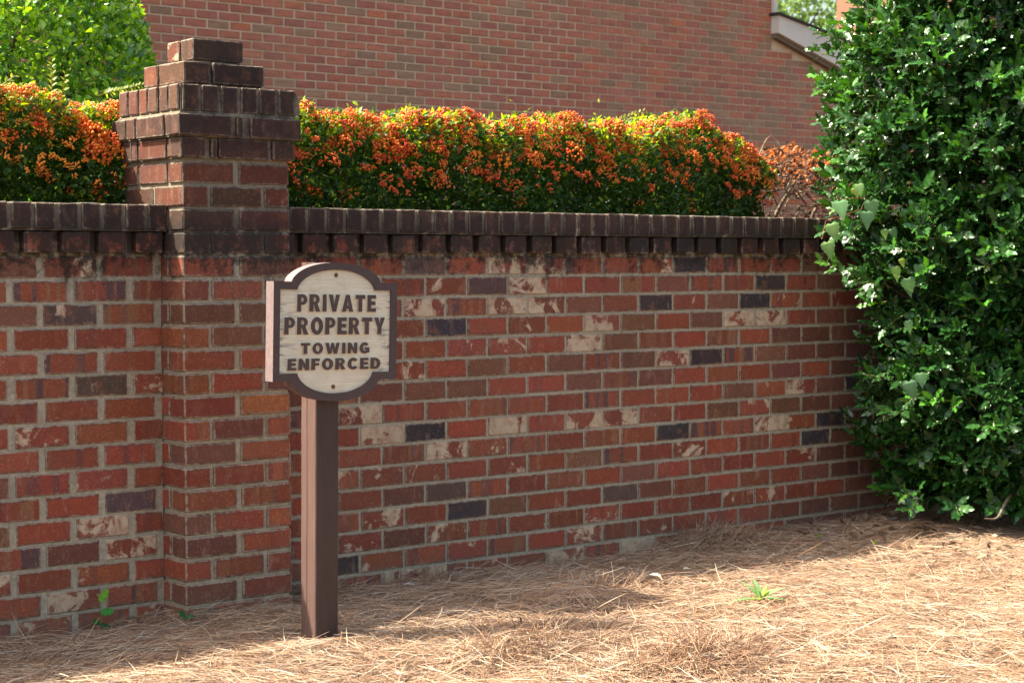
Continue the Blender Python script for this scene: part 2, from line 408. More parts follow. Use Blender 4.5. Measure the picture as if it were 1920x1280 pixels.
def brick_box_mesh(L, D, H, seed, bev=.004, name='brick'):
    """brick with worn arrises on all sides; 44 triangles"""
    r = random.Random(seed); V = []; idx = {}
    for sx in (-1, 1):
        for sy in (-1, 1):
            for sz in (-1, 1):
                for ax in range(3):
                    b = [bev*r.uniform(.5, 1.8) for _ in range(3)]
                    p = [sx*(L/2-(b[0] if ax != 0 else 0)), sy*(D/2-(b[1] if ax != 1 else 0)), sz*(H/2-(b[2] if ax != 2 else 0))]
                    idx[(sx, sy, sz, ax)] = len(V); V.append(p)
    Q = []; T = []
    for ax in range(3):
        for s in (-1, 1):
            o = [a for a in range(3) if a != ax]; q = []
            for u, v in ((-1, -1), (1, -1), (1, 1), (-1, 1)):
                k = [0, 0, 0]; k[ax] = s; k[o[0]] = u; k[o[1]] = v; q.append(idx[(*k, ax)])
            Q.append(q)
    for ax in range(3):                     # edge along ax
        o = [a for a in range(3) if a != ax]
        for u in (-1, 1):
            for v in (-1, 1):
                k1 = [0, 0, 0]; k2 = [0, 0, 0]; k1[ax] = -1; k2[ax] = 1
                for k in (k1, k2): k[o[0]] = u; k[o[1]] = v
                Q.append([idx[(*k1, o[0])], idx[(*k2, o[0])], idx[(*k2, o[1])], idx[(*k1, o[1])]])
    for sx in (-1, 1):
        for sy in (-1, 1):
            for sz in (-1, 1): T.append([idx[(sx, sy, sz, a)] for a in range(3)])
    V = np.array(V); hd = np.tile([L/2, D/2, H/2], (len(V), 1))
    me = mesh_np(name, V, [np.array(Q), np.array(T)], {'co': V.copy(), 'hd': hd})
    import bmesh
    bm = bmesh.new(); bm.from_mesh(me); bmesh.ops.recalc_face_normals(bm, faces=bm.faces); bm.to_mesh(me); bm.free()
    return me
def colour_brick(o, t, dark=1.0, cream=None, stripes=None):
    r, g, b = RED[t]; v = random.uniform(.68, 1.16)*dark
    o.color = (r*v*random.uniform(.95, 1.05), g*v*random.uniform(.85, 1.15), b*v*random.uniform(.85, 1.15), CREAM[t]*random.uniform(.9, 1.1) if cream is None else cream)
    o['stripes'] = (1.0 if t == 'S' else random.choice([0, 0, .3, .55]) if t in 'RpPO' else .0) if stripes is None else stripes
def joined_bricks(name, L, mat, parent):
    """L: list of (x,y,z,lx,ly,lz,colour rgb, cream)"""
    V = []; F = []; C = []; CO = []; HD = []
    for i, (x, y, z, lx, ly, lz, c, cr) in enumerate(L):
        b = boxV(-lx/2, lx/2, -ly/2, ly/2, -lz/2, lz/2)
        V.append(b+np.array([x, y, z])); F.append(BOXF+8*i); C.append(np.tile([*c, cr], (8, 1))); CO.append(b); HD.append(np.tile([lx/2, ly/2, lz/2], (8, 1)))
    o = obj(name, mesh_np(name, np.concatenate(V), np.concatenate(F), {'co': np.concatenate(CO), 'hd': np.concatenate(HD), 'bcol': np.concatenate(C)}), mat, parent)
    o['kind'] = 'stuff'; return o
CH = .081; BH = .0735; BD = .095
def rnd_type(): return random.choices('ROBSPpCGDU', [30, 10, 12, 16, 10, 8, 4, 2, 2, 6])[0]

def build_wall(wname, label, x0, x1, yf, pitch, joint, oe, oo, table, nstart, indiv, seed):
    """running bond garden wall with corbel headers and a rowlock cap"""
    root = empty(wname, ((x0+x1)/2, yf+.1, -.08)); tag(root, label, 'brick wall')
    off = Vector(root.location)
    loc = lambda x, y, z: Vector((x, y, z))-off
    core = boxes('mortar', [(x0-off.x, x1-off.x, .0055+yf-off.y, yf+.21-off.y, -.3-off.z, 1.2955-off.z),
                            (x0-off.x, x1-off.x, yf-.038-off.y, yf+.26-off.y, 1.2965-off.z, 1.384-off.z)])
    obj('mortar', core, M_MORT, root)
    L = pitch-joint+.0025
    mv = [brick_face_mesh(L, BD, BH, seed+i) for i in range(8)]
    for m in mv: m.materials.append(M_BRICK)
    rest = []
    for k in range(-3, 15):
        o0 = oe if k % 2 == 0 else oo
        n0 = int(math.floor((x0-o0)/pitch))-1; n1 = int((x1-o0)/pitch)+1
        for n in range(n0, n1):
            a = o0+n*pitch+joint/2; b = o0+(n+1)*pitch-joint/2
            a2, b2 = max(a, x0), min(b, x1)
            if b2-a2 < .02: continue
            row = table.get(k, ''); i = n-nstart
            t = row[i] if 0 <= i < len(row) and row[i] != '.' else rnd_type()
            cx = (a2+b2)/2; cz = (k+.5)*CH
            if indiv[0] <= cx <= indiv[1] and k >= -1:
                m = random.choice(mv) if b2-a2 > L-.005 else brick_face_mesh(b2-a2, BD, BH, seed+k*31+n)
                o = obj('brick', m, M_BRICK, root, loc(cx+random.uniform(-.0015, .0015), yf+BD/2+random.uniform(-.0018, .0018), cz+random.uniform(-.0012, .0012)),
                        (random.uniform(-.006, .006), random.uniform(-.005, .005), random.uniform(-.004, .004)))
                colour_brick(o, t)
            else:
                c = RED[t]; l = loc(cx, yf+BD/2, cz)
                rest.append((l.x, l.y, l.z, b2-a2, BD, BH, c, CREAM[t]))
    # corbel headers under the cap
    cp = .1365; ch = [brick_box_mesh(.103, .10, .070, seed+50+i, name='corbel_brick') for i in range(4)]
    for m in ch: m.materials.append(M_BRICK)
    x = x0+.012 if x0 > 0 else x1-.010-.103-cp*int((x1-x0-.12)/cp)
    while x+.103 < x1:
        t = random.choices('BURSpD', [4, 4, 6, 3, 1, .5])[0]; cx = x+.0515
        if indiv[0]-.1 <= cx <= indiv[1]+.2:
            o = obj('corbel_brick', random.choice(ch), M_BRICK, root, loc(cx+random.uniform(-.003, .003), yf-.032+.05, 1.2585+random.uniform(-.001, .001)), (0, 0, random.uniform(-.03, .03)))
            colour_brick(o, t, random.choice([.5, .8, 1.0]))
        else:
            l = loc(cx, yf-.032+.05, 1.2585); rest.append((l.x, l.y, l.z, .103, .10, .070, RED['U'], 0))
        x += cp*random.uniform(.985, 1.015) if x0 > 0 else cp
    # rowlock cap
    pp = .0822; cb = [brick_box_mesh(.0695, .31, .0885, seed+80+i, name='cap_brick') for i in range(5)]
    for m in cb: m.materials.append(M_BRICK)
    x = x0+.006 if x0 > 0 else x1-.004-.0695-pp*int((x1-x0-.08)/pp)
    while x+.0695 < x1+.001:
        cx = x+.03475; l = loc(cx, yf-.045+.155, 1.3457)
        if indiv[0]-.1 <= cx <= indiv[1]+.2:
            o = obj('cap_brick', random.choice(cb), M_BRICK, root, l+Vector((random.uniform(-.0015, .0015), random.uniform(-.0025, .0025), random.uniform(-.0012, .0012))), (0, random.uniform(-.008, .008), random.uniform(-.006, .006)))
            o.color = (*random.choice([(.060, .028, .025), (.040, .025, .025), (.085, .036, .027), (.038, .025, .026), (.105, .045, .030), (.052, .027, .025)]), 0.0); o['stripes'] = random.choice([0, .2, .4])
        else: rest.append((l.x, l.y, l.z, .0695, .31, .0885, (.075, .04, .034), 0))
        x += pp
    joined_bricks('brick', rest, M_BRICKJ, root)
    return root
TR_ = {14: '..RGPCCSRP....UBU', 13: '...RPGCRPSBSRDRBU', 12: '...CSCCURDpBDPRPU', 11: '...PDRpRCBRBCCRBU', 10: '...RPPPCBRRSRUUBU', 9: '...PRBRBSBCDSBUUU',
       8: '..BBBRRBSBRORUOBU', 7: '..CRRORpSRRRBPPUD', 6: '.RCDRCRCCORBPBUUU', 5: '..RSCPSRSRDSPCPDU', 4: '.PPPSPRBSRPRSRDUU', 3: '..RUGRRORBRRRRPUU',
       2: '.RPRDBpRGBRRORUUU', 1: '..PBPSPSPRRRPPRRU', 0: '.DPRPSRCSPRRPRUBU', -1: '..SCPPRCSCRRRRBUU'}
TL_ = {14: '.BCR.', 13: '.SSS.', 12: '.BGS.', 11: '.RpO.', 10: '.PSR.', 9: 'OSGP.', 8: '.RRR.', 7: 'RPOR.', 6: '.RpR.', 5: 'BRPR.', 4: '.SRG.', 3: 'BRCR.', 2: '.SBP.', 1: 'PRpR.', 0: '.RCS.', -1: 'BPSP.'}
build_wall('brick_wall', 'long weathered red brick wall right of the pillar with dark rowlock cap', .424, 7.2, .1751, .2063, .0095, 1.05, .947, TR_, -3, (.3, 3.86), 100)
build_wall('brick_wall', 'short stretch of brick wall left of the pillar with dark cap', -4.5, -.0005, .1555, .2165, .0235, -.235, -.125, TL_, -3, (-1.5, .1), 300)

# ------------------------------------------------------------------ pillar
def build_pillar():
    root = empty('brick_pillar', (.212, .212, -.08)); tag(root, 'square brick pillar with corbelled stepped cap standing between the two walls', 'pillar')
    off = Vector(root.location); W_ = .424
    core = [(.006, .418, .006, .418, -.3, 1.545), (.0, .424, .0, .424, 1.5452, 1.619), (-.018, .442, -.018, .442, 1.6192, 1.7035),
            (-.012, .436, -.012, .436, 1.7037, 1.7965), (.055, .35, .065, .345, 1.7967, 1.8825), (.112, .292, .112, .275, 1.8827, 1.968)]
    obj('mortar', boxes('mortar', [(a-off.x, b-off.x, c-off.y, d-off.y, e-off.z, f-off.z) for a, b, c, d, e, f in core]), M_MORT, root)
    st = [brick_box_mesh(.203, .101, .071, 500+i) for i in range(6)]
    hc = {}
    def put(x0, x1, y0, y1, z0, z1, t='R', dark=1.0, name='brick', cream=None, stripes=None):
        lx, ly, lz = x1-x0, y1-y0, z1-z0
        rot = 0
        if abs(max(lx, ly)-.2) < .002 and abs(min(lx, ly)-.098) < .002 and abs(lz-.071) < .002:
            m = random.choice(st); rot = 0 if lx > ly else math.pi/2
        else:
            key = (round(lx, 3), round(ly, 3), round(lz, 3), random.randint(0, 1))
            if key not in hc: hc[key] = brick_box_mesh(lx, ly, lz, 700+len(hc))
            m = hc[key]
        if not m.materials: m.materials.append(M_BRICK)
        o = obj(name, m, M_BRICK, root, Vector(((x0+x1)/2+random.uniform(-.0015, .0015), (y0+y1)/2+random.uniform(-.0015, .0015), (z0+z1)/2+random.uniform(-.001, .001)))-off,
                (random.uniform(-.004, .004), random.uniform(-.004, .004), rot+random.uniform(-.005, .005)))
        colour_brick(o, t, dark, cream, stripes); return o
    for k in range(-2, 19):
        z0 = k*CH+.005; z1 = z0+.071
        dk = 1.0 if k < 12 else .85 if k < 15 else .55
        ty = lambda: random.choices('ROBUp', [40, 16, 16 if k < 10 else 30, 8, 3])[0]
        if k % 2 == 0:
            L = [(0, .2, 0, .098), (.224, .424, 0, .098), (0, .2, .326, .424), (.224, .424, .326, .424), (0, .098, .112, .312), (.326, .424, .112, .312)]
        else:
            L = [(0, .098, 0, .2), (0, .098, .224, .424), (.326, .424, 0, .2), (.326, .424, .224, .424), (.112, .312, 0, .098), (.112, .312, .326, .424)]
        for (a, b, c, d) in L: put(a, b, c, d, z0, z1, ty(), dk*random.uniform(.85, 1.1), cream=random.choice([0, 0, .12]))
    def ring(p, z0, z1, cuts_f, cuts_s, depth, dk, name):
        """course of bricks round all four sides: cuts = brick spans along the side"""
        for (a, b) in cuts_f:
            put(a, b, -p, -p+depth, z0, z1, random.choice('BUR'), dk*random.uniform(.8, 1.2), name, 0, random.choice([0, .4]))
            put(a, b, .424+p-depth, .424+p, z0, z1, 'B', dk, name, 0)
        for (a, b) in cuts_s:
            put(-p, -p+depth, a, b, z0, z1, random.choice('BUR'), dk*random.uniform(1.2, 2.2), name, 0, random.choice([0, .4]))  # left side bricks brightened in colour to paint in the sun on them
            put(.424+p-depth, .424+p, a, b, z0, z1, 'B', dk, name, 0)
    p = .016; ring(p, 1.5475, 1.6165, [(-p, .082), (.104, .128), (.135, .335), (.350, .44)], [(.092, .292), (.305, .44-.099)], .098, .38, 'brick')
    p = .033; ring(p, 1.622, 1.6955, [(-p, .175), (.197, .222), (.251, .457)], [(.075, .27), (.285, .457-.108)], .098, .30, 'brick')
    p = .0205
    n = 6; wf = (.424+2*p-.012*(n-1)-.018)/n
    xs = [(-p+.012+i*(wf+.012), -p+.012+i*(wf+.012)+wf) for i in range(n)]
    ns = 4; ws = (.424+2*p-2*.205+.0-.012*(ns+1))/ns
    wsd = .0575
    ys = [(-p+.102+.012+i*(wsd), -p+.102+.012+i*wsd+wsd-.010) for i in range(4)]
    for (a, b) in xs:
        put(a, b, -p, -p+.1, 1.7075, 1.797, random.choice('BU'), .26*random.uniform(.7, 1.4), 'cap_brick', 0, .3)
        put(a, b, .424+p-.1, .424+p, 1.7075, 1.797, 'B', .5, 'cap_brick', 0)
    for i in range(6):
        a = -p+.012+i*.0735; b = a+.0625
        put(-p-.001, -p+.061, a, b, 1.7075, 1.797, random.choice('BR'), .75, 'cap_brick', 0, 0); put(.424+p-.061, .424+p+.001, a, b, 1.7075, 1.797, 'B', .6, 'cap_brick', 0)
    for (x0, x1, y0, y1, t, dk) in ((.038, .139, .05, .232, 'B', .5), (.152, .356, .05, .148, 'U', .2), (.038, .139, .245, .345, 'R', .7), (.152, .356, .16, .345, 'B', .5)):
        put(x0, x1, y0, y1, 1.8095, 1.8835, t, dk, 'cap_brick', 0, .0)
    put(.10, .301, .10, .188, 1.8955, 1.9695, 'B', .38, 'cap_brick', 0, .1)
    o = put(.10, .301, .202, .288, 1.8955, 1.9695, 'p', .8, 'cap_brick', .7); o['label'] = 'topmost brick with pale crust and yellow lichen'
    # mortar fillet shoulder on the right end of the rowlock course
    pts = [(0, 0), (.022, 0), (.022, .035), (.016, .062), (.004, .083), (0, .086)]
    V = [(x, y, z) for y in (-.05, .05) for x, z in pts]; nn = len(pts)
    F = [[i, (i+1) % nn, (i+1) % nn+nn, i+nn] for i in range(nn)]
    me = bpy.data.meshes.new('mortar_shoulder'); me.from_pydata(V, [], F+[list(range(nn))[::-1], list(range(nn, 2*nn))]); me.update()
    obj('mortar_shoulder', me, M_MORT, root, Vector((.424+p-.006, -p+.052, 1.708))-off)
build_pillar()

# ------------------------------------------------------------------ brick house behind
def build_house():
    Yf = 8.7; X0, XE = -4.0, 12.262; zt = 6.4; pitch, cz, jt = .2265, .079, .021
    root = empty('brick_house', (4, Yf, -.09)); tag(root, 'large two storey red brick house wall filling the background', 'house')
    off = Vector(root.location)
    rz = lambda X: 3.60-(X-12.4)*.245
    V = [(X0, Yf+.006, -.1), (16.5, Yf+.006, -.1), (16.5, Yf+.006, rz(16.5)+.3), (12.262, Yf+.006, 3.95), (12.262, Yf+.006, zt), (X0, Yf+.006, zt)]
    V = [tuple(Vector(v)-off) for v in V]; n = len(V)
    B = [(x, y+3.0, z) for x, y, z in V]
    F = [list(range(n)), list(range(n, 2*n))[::-1]]+[[(i+1) % n, i, i+n, (i+1) % n+n] for i in range(n)]
    me = bpy.data.meshes.new('wall'); me.from_pydata(V+B, [], F); me.update(); obj('wall', me, M_MORTF, root)
    items = []
    for k in range(0, int(zt/cz)):
        z = 3.7328-.079*40-.4105+.0+k*cz  # course grid
        z = (3.7328 % cz)+k*cz-cz/2
        o0 = 8.195+(pitch/2 if k % 2 else 0)
        n0 = int((X0-o0)/pitch)
        for n in range(n0, int((16.4-o0)/pitch)):
            a = o0+n*pitch; cx = a+pitch/2; lx = pitch-jt
            if cx-lx/2 < X0+.01: continue
            if cx+lx/2 > XE:
                if z > 3.3 and z > rz(cx)-.0: 
                    if cx-lx/2 < XE-.05: lx = XE-(cx-lx/2); cx = XE-lx/2
                    else: continue
            c = random.choices([(.46, .165, .105), (.48, .175, .11), (.42, .15, .11), (.50, .165, .09), (.37, .225, .14), (.33, .20, .13)], [30, 22, 14, 6, 12, 8])[0]
            v = random.uniform(.88, 1.12); items.append([cx, Yf+.042, z, lx, .09, cz-jt*.74, tuple(q*v for q in c), 0.0])
    # the 300 nearest in the photograph are bricks of their own
    def vis(i): 
        d = Vector(i[:3])-CAM; s = d.dot(fw); u = d.dot(r2)/s; w = d.dot(u2)/s
        px = 960+u*3405; py = 640-w*3405
        return (285 < px < 1540 and 0 < py < 285 and not (px < 560 and py > 75), px)
    cand = sorted([(vis(i)[1], n) for n, i in enumerate(items) if vis(i)[0]])[:298]
    sel = {n for _, n in cand}
    m = brick_box_mesh(pitch-jt, .09, cz-jt*.74, 900, .003); m.materials.append(M_FAR)
    m2 = {}
    for n in sel:
        x, y, z, lx, ly, lz, c, cr = items[n]
        o = obj('brick', m, M_FAR, root, Vector((x, y+random.uniform(-.002, .002), z))-off, (0, random.uniform(-.004, .004), 0)); o.color = (*c, 0)
    rest = [(x-off.x, y-off.y, z-off.z, lx, ly, lz, c, cr) for n, (x, y, z, lx, ly, lz, c, cr) in enumerate(items) if n not in sel]
    joined_bricks('brick', rest, M_FARJ, root)
    # boxed rake of the lower roof
    def prism(name, P, y0, y1, mat):
        V = [tuple(Vector((x, y0, z))-off) for x, z in P]+[tuple(Vector((x, y1, z))-off) for x, z in P]; n = len(P)
        F = [list(range(n))[::-1], list(range(n, 2*n))]+[[i, (i+1) % n, (i+1) % n+n, i+n] for i in range(n)]
        me = bpy.data.meshes.new(name); me.from_pydata(V, [], F); me.update(); return obj(name, me, mat, root)
    prism('rake_board', [(12.255, 3.765), (16.4, 2.50), (16.4, 3.20), (12.255, 3.965)], 8.575, 8.70, M_TRIM)
    prism('soffit', [(12.265, 3.715), (16.4, 2.42), (16.4, 2.497), (12.265, 3.762)], 8.625, 8.70, simple('soffit_shadow_paint', (.20, .16, .125), .8, .2, .2, 8))
    prism('roof', [(12.225, 3.968), (16.4, 3.203), (16.4, 3.24), (12.225, 3.995)], 8.545, 11.7, M_SHING)
    prism('corner_trim', [(12.262, 3.996), (12.315, 3.996), (12.315, zt), (12.262, zt)], 8.66, 8.80, M_TRIM)
    ch = empty('brick_chimney', (19.25, 12.3, 1.0)); tag(ch, 'sunlit orange brick wall end glimpsed beside the trees', 'chimney')
    obj('wall', boxes('wall', [(-.35, .9, -1.2, 1.2, -1.1, 6)]), M_CHIM, ch)
    obj('chimney_cap', boxes('chimney_cap', [(-.42, .97, -1.27, 1.27, 6.001, 6.15)]), M_TRIM, ch)
build_house()

# ------------------------------------------------------------------ sign
def letter_shapes():
    def arc(cx, cz, rx, rz, a0, a1, n=10):
        return [(cx+rx*math.cos(math.radians(a0+(a1-a0)*i/n)), cz+rz*math.sin(math.radians(a0+(a1-a0)*i/n))) for i in range(n+1)]
    s = .30; L = {}
    bowl = lambda w, zb, zt: [(s*.9, zt)]+arc(w-.30, (zb+zt)/2, .30, (zt-zb)/2, 90, -90)+[(s*.9, zb)]
    def P(w=.72):
        o = [(0, 0), (0, 1)]+arc(w-.31, .69, .31, .31, 90, -90)+[(s, .38), (s, 0)]
        return w, [o, [(s, .83)]+arc(w-.36, .695, .10, .135, 90, -90, 6)+[(s, .56)]]
    L['P'] = P()
    w = .80; o = [(0, 0), (0, 1)]+arc(w-.37, .71, .31, .29, 90, -60)+[(w, 0), (w-.33, 0), (w-.46, .38), (s, .40), (s, 0)]
    L['R'] = (w, [o, [(s, .83)]+arc(w-.42, .705, .10, .125, 90, -90, 6)+[(s, .58)]])
    L['I'] = (s, [[(0, 0), (0, 1), (s, 1), (s, 0)]])
    L['V'] = (.82, [[(.27, 0), (0, 1), (.31, 1), (.41, .42), (.51, 1), (.82, 1), (.55, 0)]])
    L['A'] = (.84, [[(0, 0), (.27, 1), (.57, 1), (.84, 0), (.53, 0), (.50, .17), (.34, .17), (.31, 0)], [(.37, .35), (.47, .35), (.42, .66)]])
    L['T'] = (.74, [[(.22, 0), (.22, .76), (0, .76), (0, 1), (.74, 1), (.74, .76), (.52, .76), (.52, 0)]])
    L['E'] = (.66, [[(0, 0), (0, 1), (.66, 1), (.66, .78), (.30, .78), (.30, .62), (.62, .62), (.62, .40), (.30, .40), (.30, .22), (.66, .22), (.66, 0)]])
    L['F'] = (.64, [[(0, 0), (0, 1), (.64, 1), (.64, .77), (.30, .77), (.30, .60), (.60, .60), (.60, .38), (.30, .38), (.30, 0)]])
    L['O'] = (.86, [arc(.43, .5, .43, .52, 0, 345, 23), arc(.43, .5, .135, .28, 0, 340, 17)])
    L['Y'] = (.80, [[(.25, 0), (.25, .40), (0, 1), (.33, 1), (.40, .66), (.47, 1), (.80, 1), (.55, .40), (.55, 0)]])
    L['W'] = (1.18, [[(.22, 0), (0, 1), (.30, 1), (.385, .46), (.48, 1), (.70, 1), (.795, .46), (.88, 1), (1.18, 1), (.96, 0), (.68, 0), (.59, .50), (.50, 0)]])
    L['N'] = (.80, [[(0, 0), (0, 1), (.28, 1), (.51, .52), (.51, 1), (.80, 1), (.80, 0), (.52, 0), (.29, .48), (.29, 0)]])
    L['C'] = (.80, [arc(.43, .5, .43, .52, 38, 322, 20)+[(.55, .34)]+arc(.43, .5, .135, .27, 310, 50, 12)+[(.56, .66)]])
    L['G'] = (.84, [arc(.43, .5, .43, .52, 40, 300, 20)+[(.84, .10), (.84, .56), (.44, .56), (.44, .37), (.56, .37), (.56, .24)]+arc(.43, .5, .135, .27, 300, 50, 12)+[(.56, .68)]])
    L['D'] = (.80, [[(0, 0), (0, 1)]+arc(.36, .5, .44, .5, 90, -90, 12), [(s, .77)]+arc(.34, .5, .15, .27, 90, -90, 8)+[(s, .23)]])
    return L
def build_sign():
    # sign root at the base of the post
    root = empty('private_property_sign', (.228, -.485, -.09), (0, .010, 0))
    tag(root, 'brown and cream PRIVATE PROPERTY sign on a square wooden post in front of the pillar', 'sign')
    # post: a 4x4 with slightly eased edges and a split near the top
    e = .003; h = 1.278
    P = [(-.045+e, -.045), (.045-e, -.045), (.045, -.045+e), (.045, .045-e), (.045-e, .045), (-.045+e, .045), (-.045, .045-e), (-.045, .012), (-.042, .008), (-.045, .004), (-.045, -.045+e)]
    zs = [-.2]+[i*h/14 for i in range(15)]; V = []; n = len(P)
    for z in zs:
        dx = random.uniform(-.0006, .0006); V += [(x+dx, y, z) for x, y in P]
    F = [[i*n+k, i*n+(k+1) % n, (i+1)*n+(k+1) % n, (i+1)*n+k] for i in range(len(zs)-1) for k in range(n)]+[[(len(zs)-1)*n+k for k in range(n)]]
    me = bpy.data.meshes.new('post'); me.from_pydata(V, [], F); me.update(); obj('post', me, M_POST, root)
    # board pivot
    bx, bz = .004, 1.0535
    bd = empty('board', (bx, -.0475, bz), (0, .012, 0)); bd.parent = root
    def outline(w, zs, r, aw, rt_, rb):
        """half width, shoulder z, arc half width, arc rise top / bottom; clockwise from lower left"""
        pts = [(-w, -zs), (-w, zs), (-aw, zs)]
        for i in range(1, 24):
            a = -math.cos(math.pi*i/24)*aw; pts.append((a, zs+rt_*(1-(abs(a)/aw)**2.2)**.62))
        pts += [(aw, zs), (w, zs), (w, -zs), (aw*.98, -zs)]
        for i in range(1, 24):
            a = math.cos(math.pi*i/24)*aw*.98; pts.append((a, -zs-rb*(1-(abs(a)/aw/.98)**2.2)**.62))
        pts += [(-aw*.98, -zs)]
        return pts
    O = outline(.2405, .1600, 0, .1735, .0640, .0680); I = outline(.2155, .1350, 0, .1510, .0655, .0670)
    T = .045; n = len(O)
    # back plate (full outline) and raised border
    V = [(x, 0, z) for x, z in O]+[(x, -T+.007, z) for x, z in O]
    F = [[i, (i+1) % n, (i+1) % n+n, i+n] for i in range(n)]+[list(range(n))[::-1]]
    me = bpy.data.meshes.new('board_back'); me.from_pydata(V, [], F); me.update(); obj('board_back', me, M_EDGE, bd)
    V = [(x, -T+.007, z) for x, z in I]
    me = bpy.data.meshes.new('panel'); me.from_pydata(V, [], [list(range(n))]); me.update()
    pan = obj('panel', me, M_FIELD, bd)
    V = [(x, -T+.007, z) for x, z in O]+[(x, -T, z) for x, z in O]+[(x, -T, z) for x, z in I]+[(x, -T+.0069, z) for x, z in I]
    F = []
    for i in range(n):
        j = (i+1) % n
        F += [[i, j, j+n, i+n], [i+n, j+n, j+2*n, i+2*n], [i+2*n, j+2*n, j+3*n, i+3*n]]
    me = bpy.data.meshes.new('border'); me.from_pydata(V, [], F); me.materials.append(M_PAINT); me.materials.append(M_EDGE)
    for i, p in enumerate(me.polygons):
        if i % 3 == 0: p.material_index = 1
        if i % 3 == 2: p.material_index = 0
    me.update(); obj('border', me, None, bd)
    L = letter_shapes(); cache = {}
    def word(txt, x0, x1, z0, z1, gap, depth=.0068):
        H = z1-z0; tot = sum(L[c][0] for c in txt)+gap*(len(txt)-1); sx = (x1-x0)/tot; x = x0
        for c in txt:
            w, spl = L[c]; key = (c, txt)
            if key not in cache:
                cu = bpy.data.curves.new('letter', 'CURVE'); cu.dimensions = '2D'; cu.fill_mode = 'BOTH'; cu.extrude = depth/2
                for s_ in spl:
                    sp = cu.splines.new('POLY'); sp.points.add(len(s_)-1); sp.use_cyclic_u = True
                    for q, (a, b) in zip(sp.points, s_): q.co = (a*sx, b*H, 0, 1)
                tmp = bpy.data.objects.new('tmp', cu); COL.objects.link(tmp)
                bpy.context.view_layer.update()
                me = bpy.data.meshes.new_from_object(tmp.evaluated_get(bpy.context.evaluated_depsgraph_get())); me.name = 'letter'
                bpy.data.objects.remove(tmp); me.materials.clear(); me.materials.append(M_PAINT); me.materials.append(M_FIELD)
                for pg in me.polygons: pg.material_index = 0 if abs(pg.normal.z) > .5 else 1
                cache[key] = me
            o = obj('letter', cache[key], None, bd, (x, -T+.007-depth/2, z0), (math.pi/2, 0, 0)); x += (w+gap)*sx
    cx = .2325; cz = .9635   # board centre in the world, for the measured rows
    word('PRIVATE', .080-cx, .388-cx, 1.0275-cz, 1.0835-cz, .14)
    word('PROPERTY', .033-cx, .425-cx, .9535-cz, 1.0090-cz, .13)
    word('TOWING', .096-cx, .364-cx, .8905-cz, .9265-cz, .16)
    word('ENFORCED', .046-cx, .409-cx, .8385-cz, .8760-cz, .14)
    for x, z in ((.0, .183), (-.006, -.181)):
        v1, f1 = tube([(0, 0, 0), (0, -.003, 0), (0, -.0035, 0)], [.0075, .0065, .001], 10)
        obj('screw', mesh_np('screw', v1, f1), M_RUST, bd, (x, -T+.007, z))
build_sign()

# ------------------------------------------------------------------ leaf templates
def leaf_tpl(n=3, fold=.25, droop=.15, shape=None, w=.5):
    """leaf of length 1 along +y, half-width profile; folded along the midrib, tip drooping"""
    ts = np.linspace(0, 1, n+2); prof = [0]+[shape(t) if shape else math.sin(math.pi*t**.8) for t in ts[1:-1]]+[0]
    V = []; 
    for t, p in zip(ts, prof):
        z = -droop*t*t; V.append((0, t, z))
        if p > 0: V.append((-w*p, t, z+fold*p*w)); V.append((w*p, t, z+fold*p*w))
    T = []; m = [0]; i = 1
    rows = []
    for t, p in zip(ts, prof):
        rows.append(None)
    idx = 0; R = []
    for p in prof:
        if p > 0: R.append((idx, idx+1, idx+2)); idx += 3
        else: R.append((idx,)); idx += 1
    for a, b in zip(R[:-1], R[1:]):
        if len(a) == 1: T += [(a[0], b[1], b[0]), (a[0], b[0], b[2])]
        elif len(b) == 1: T += [(a[0], a[1], b[0]), (a[0], b[0], a[2])]
        else: T += [(a[0], a[1], b[1]), (a[0], b[1], b[0]), (a[0], b[0], b[2]), (a[0], b[2], a[2])]
    sh = np.array([1.25 if len(r) == 1 or k == 0 else .95 for r in R for k in range(len(r))])
    return np.array(V), np.array(T), sh
SM = leaf_tpl(2, .3, .12, w=.24)
def holly_tpl():
    ys = [0, .10, .27, .42, .58, .72, .86, 1.0]; ws = [.02, .12, .235, .18, .25, .165, .13, .0]
    V = []; R = []
    for i, (y, w) in enumerate(zip(ys, ws)):
        z = -.16*y*y; 
        if w > 0: R.append((len(V), len(V)+1, len(V)+2)); zz = z+.05 - (.16 if w > .2 else .02); V += [(0, y, z), (-w, y+(.03 if w > .2 else 0), z+.07-(.10 if w > .2 else .0)), (w, y+(.03 if w > .2 else 0), z+.07-(.10 if w > .2 else .0))]
        else: R.append((len(V),)); V.append((0, y, z))
    T = []
    for a, b in zip(R[:-1], R[1:]):
        if len(b) == 1: T += [(a[0], a[1], b[0]), (a[0], b[0], a[2])]
        else: T += [(a[0], a[1], b[1]), (a[0], b[1], b[0]), (a[0], b[0], b[2]), (a[0], b[2], a[2])]
    sh = np.array([1.5 if k == 0 else .95 for r in R for k in range(len(r))])
    return np.array(V, float), np.array(T), sh
HL = holly_tpl()

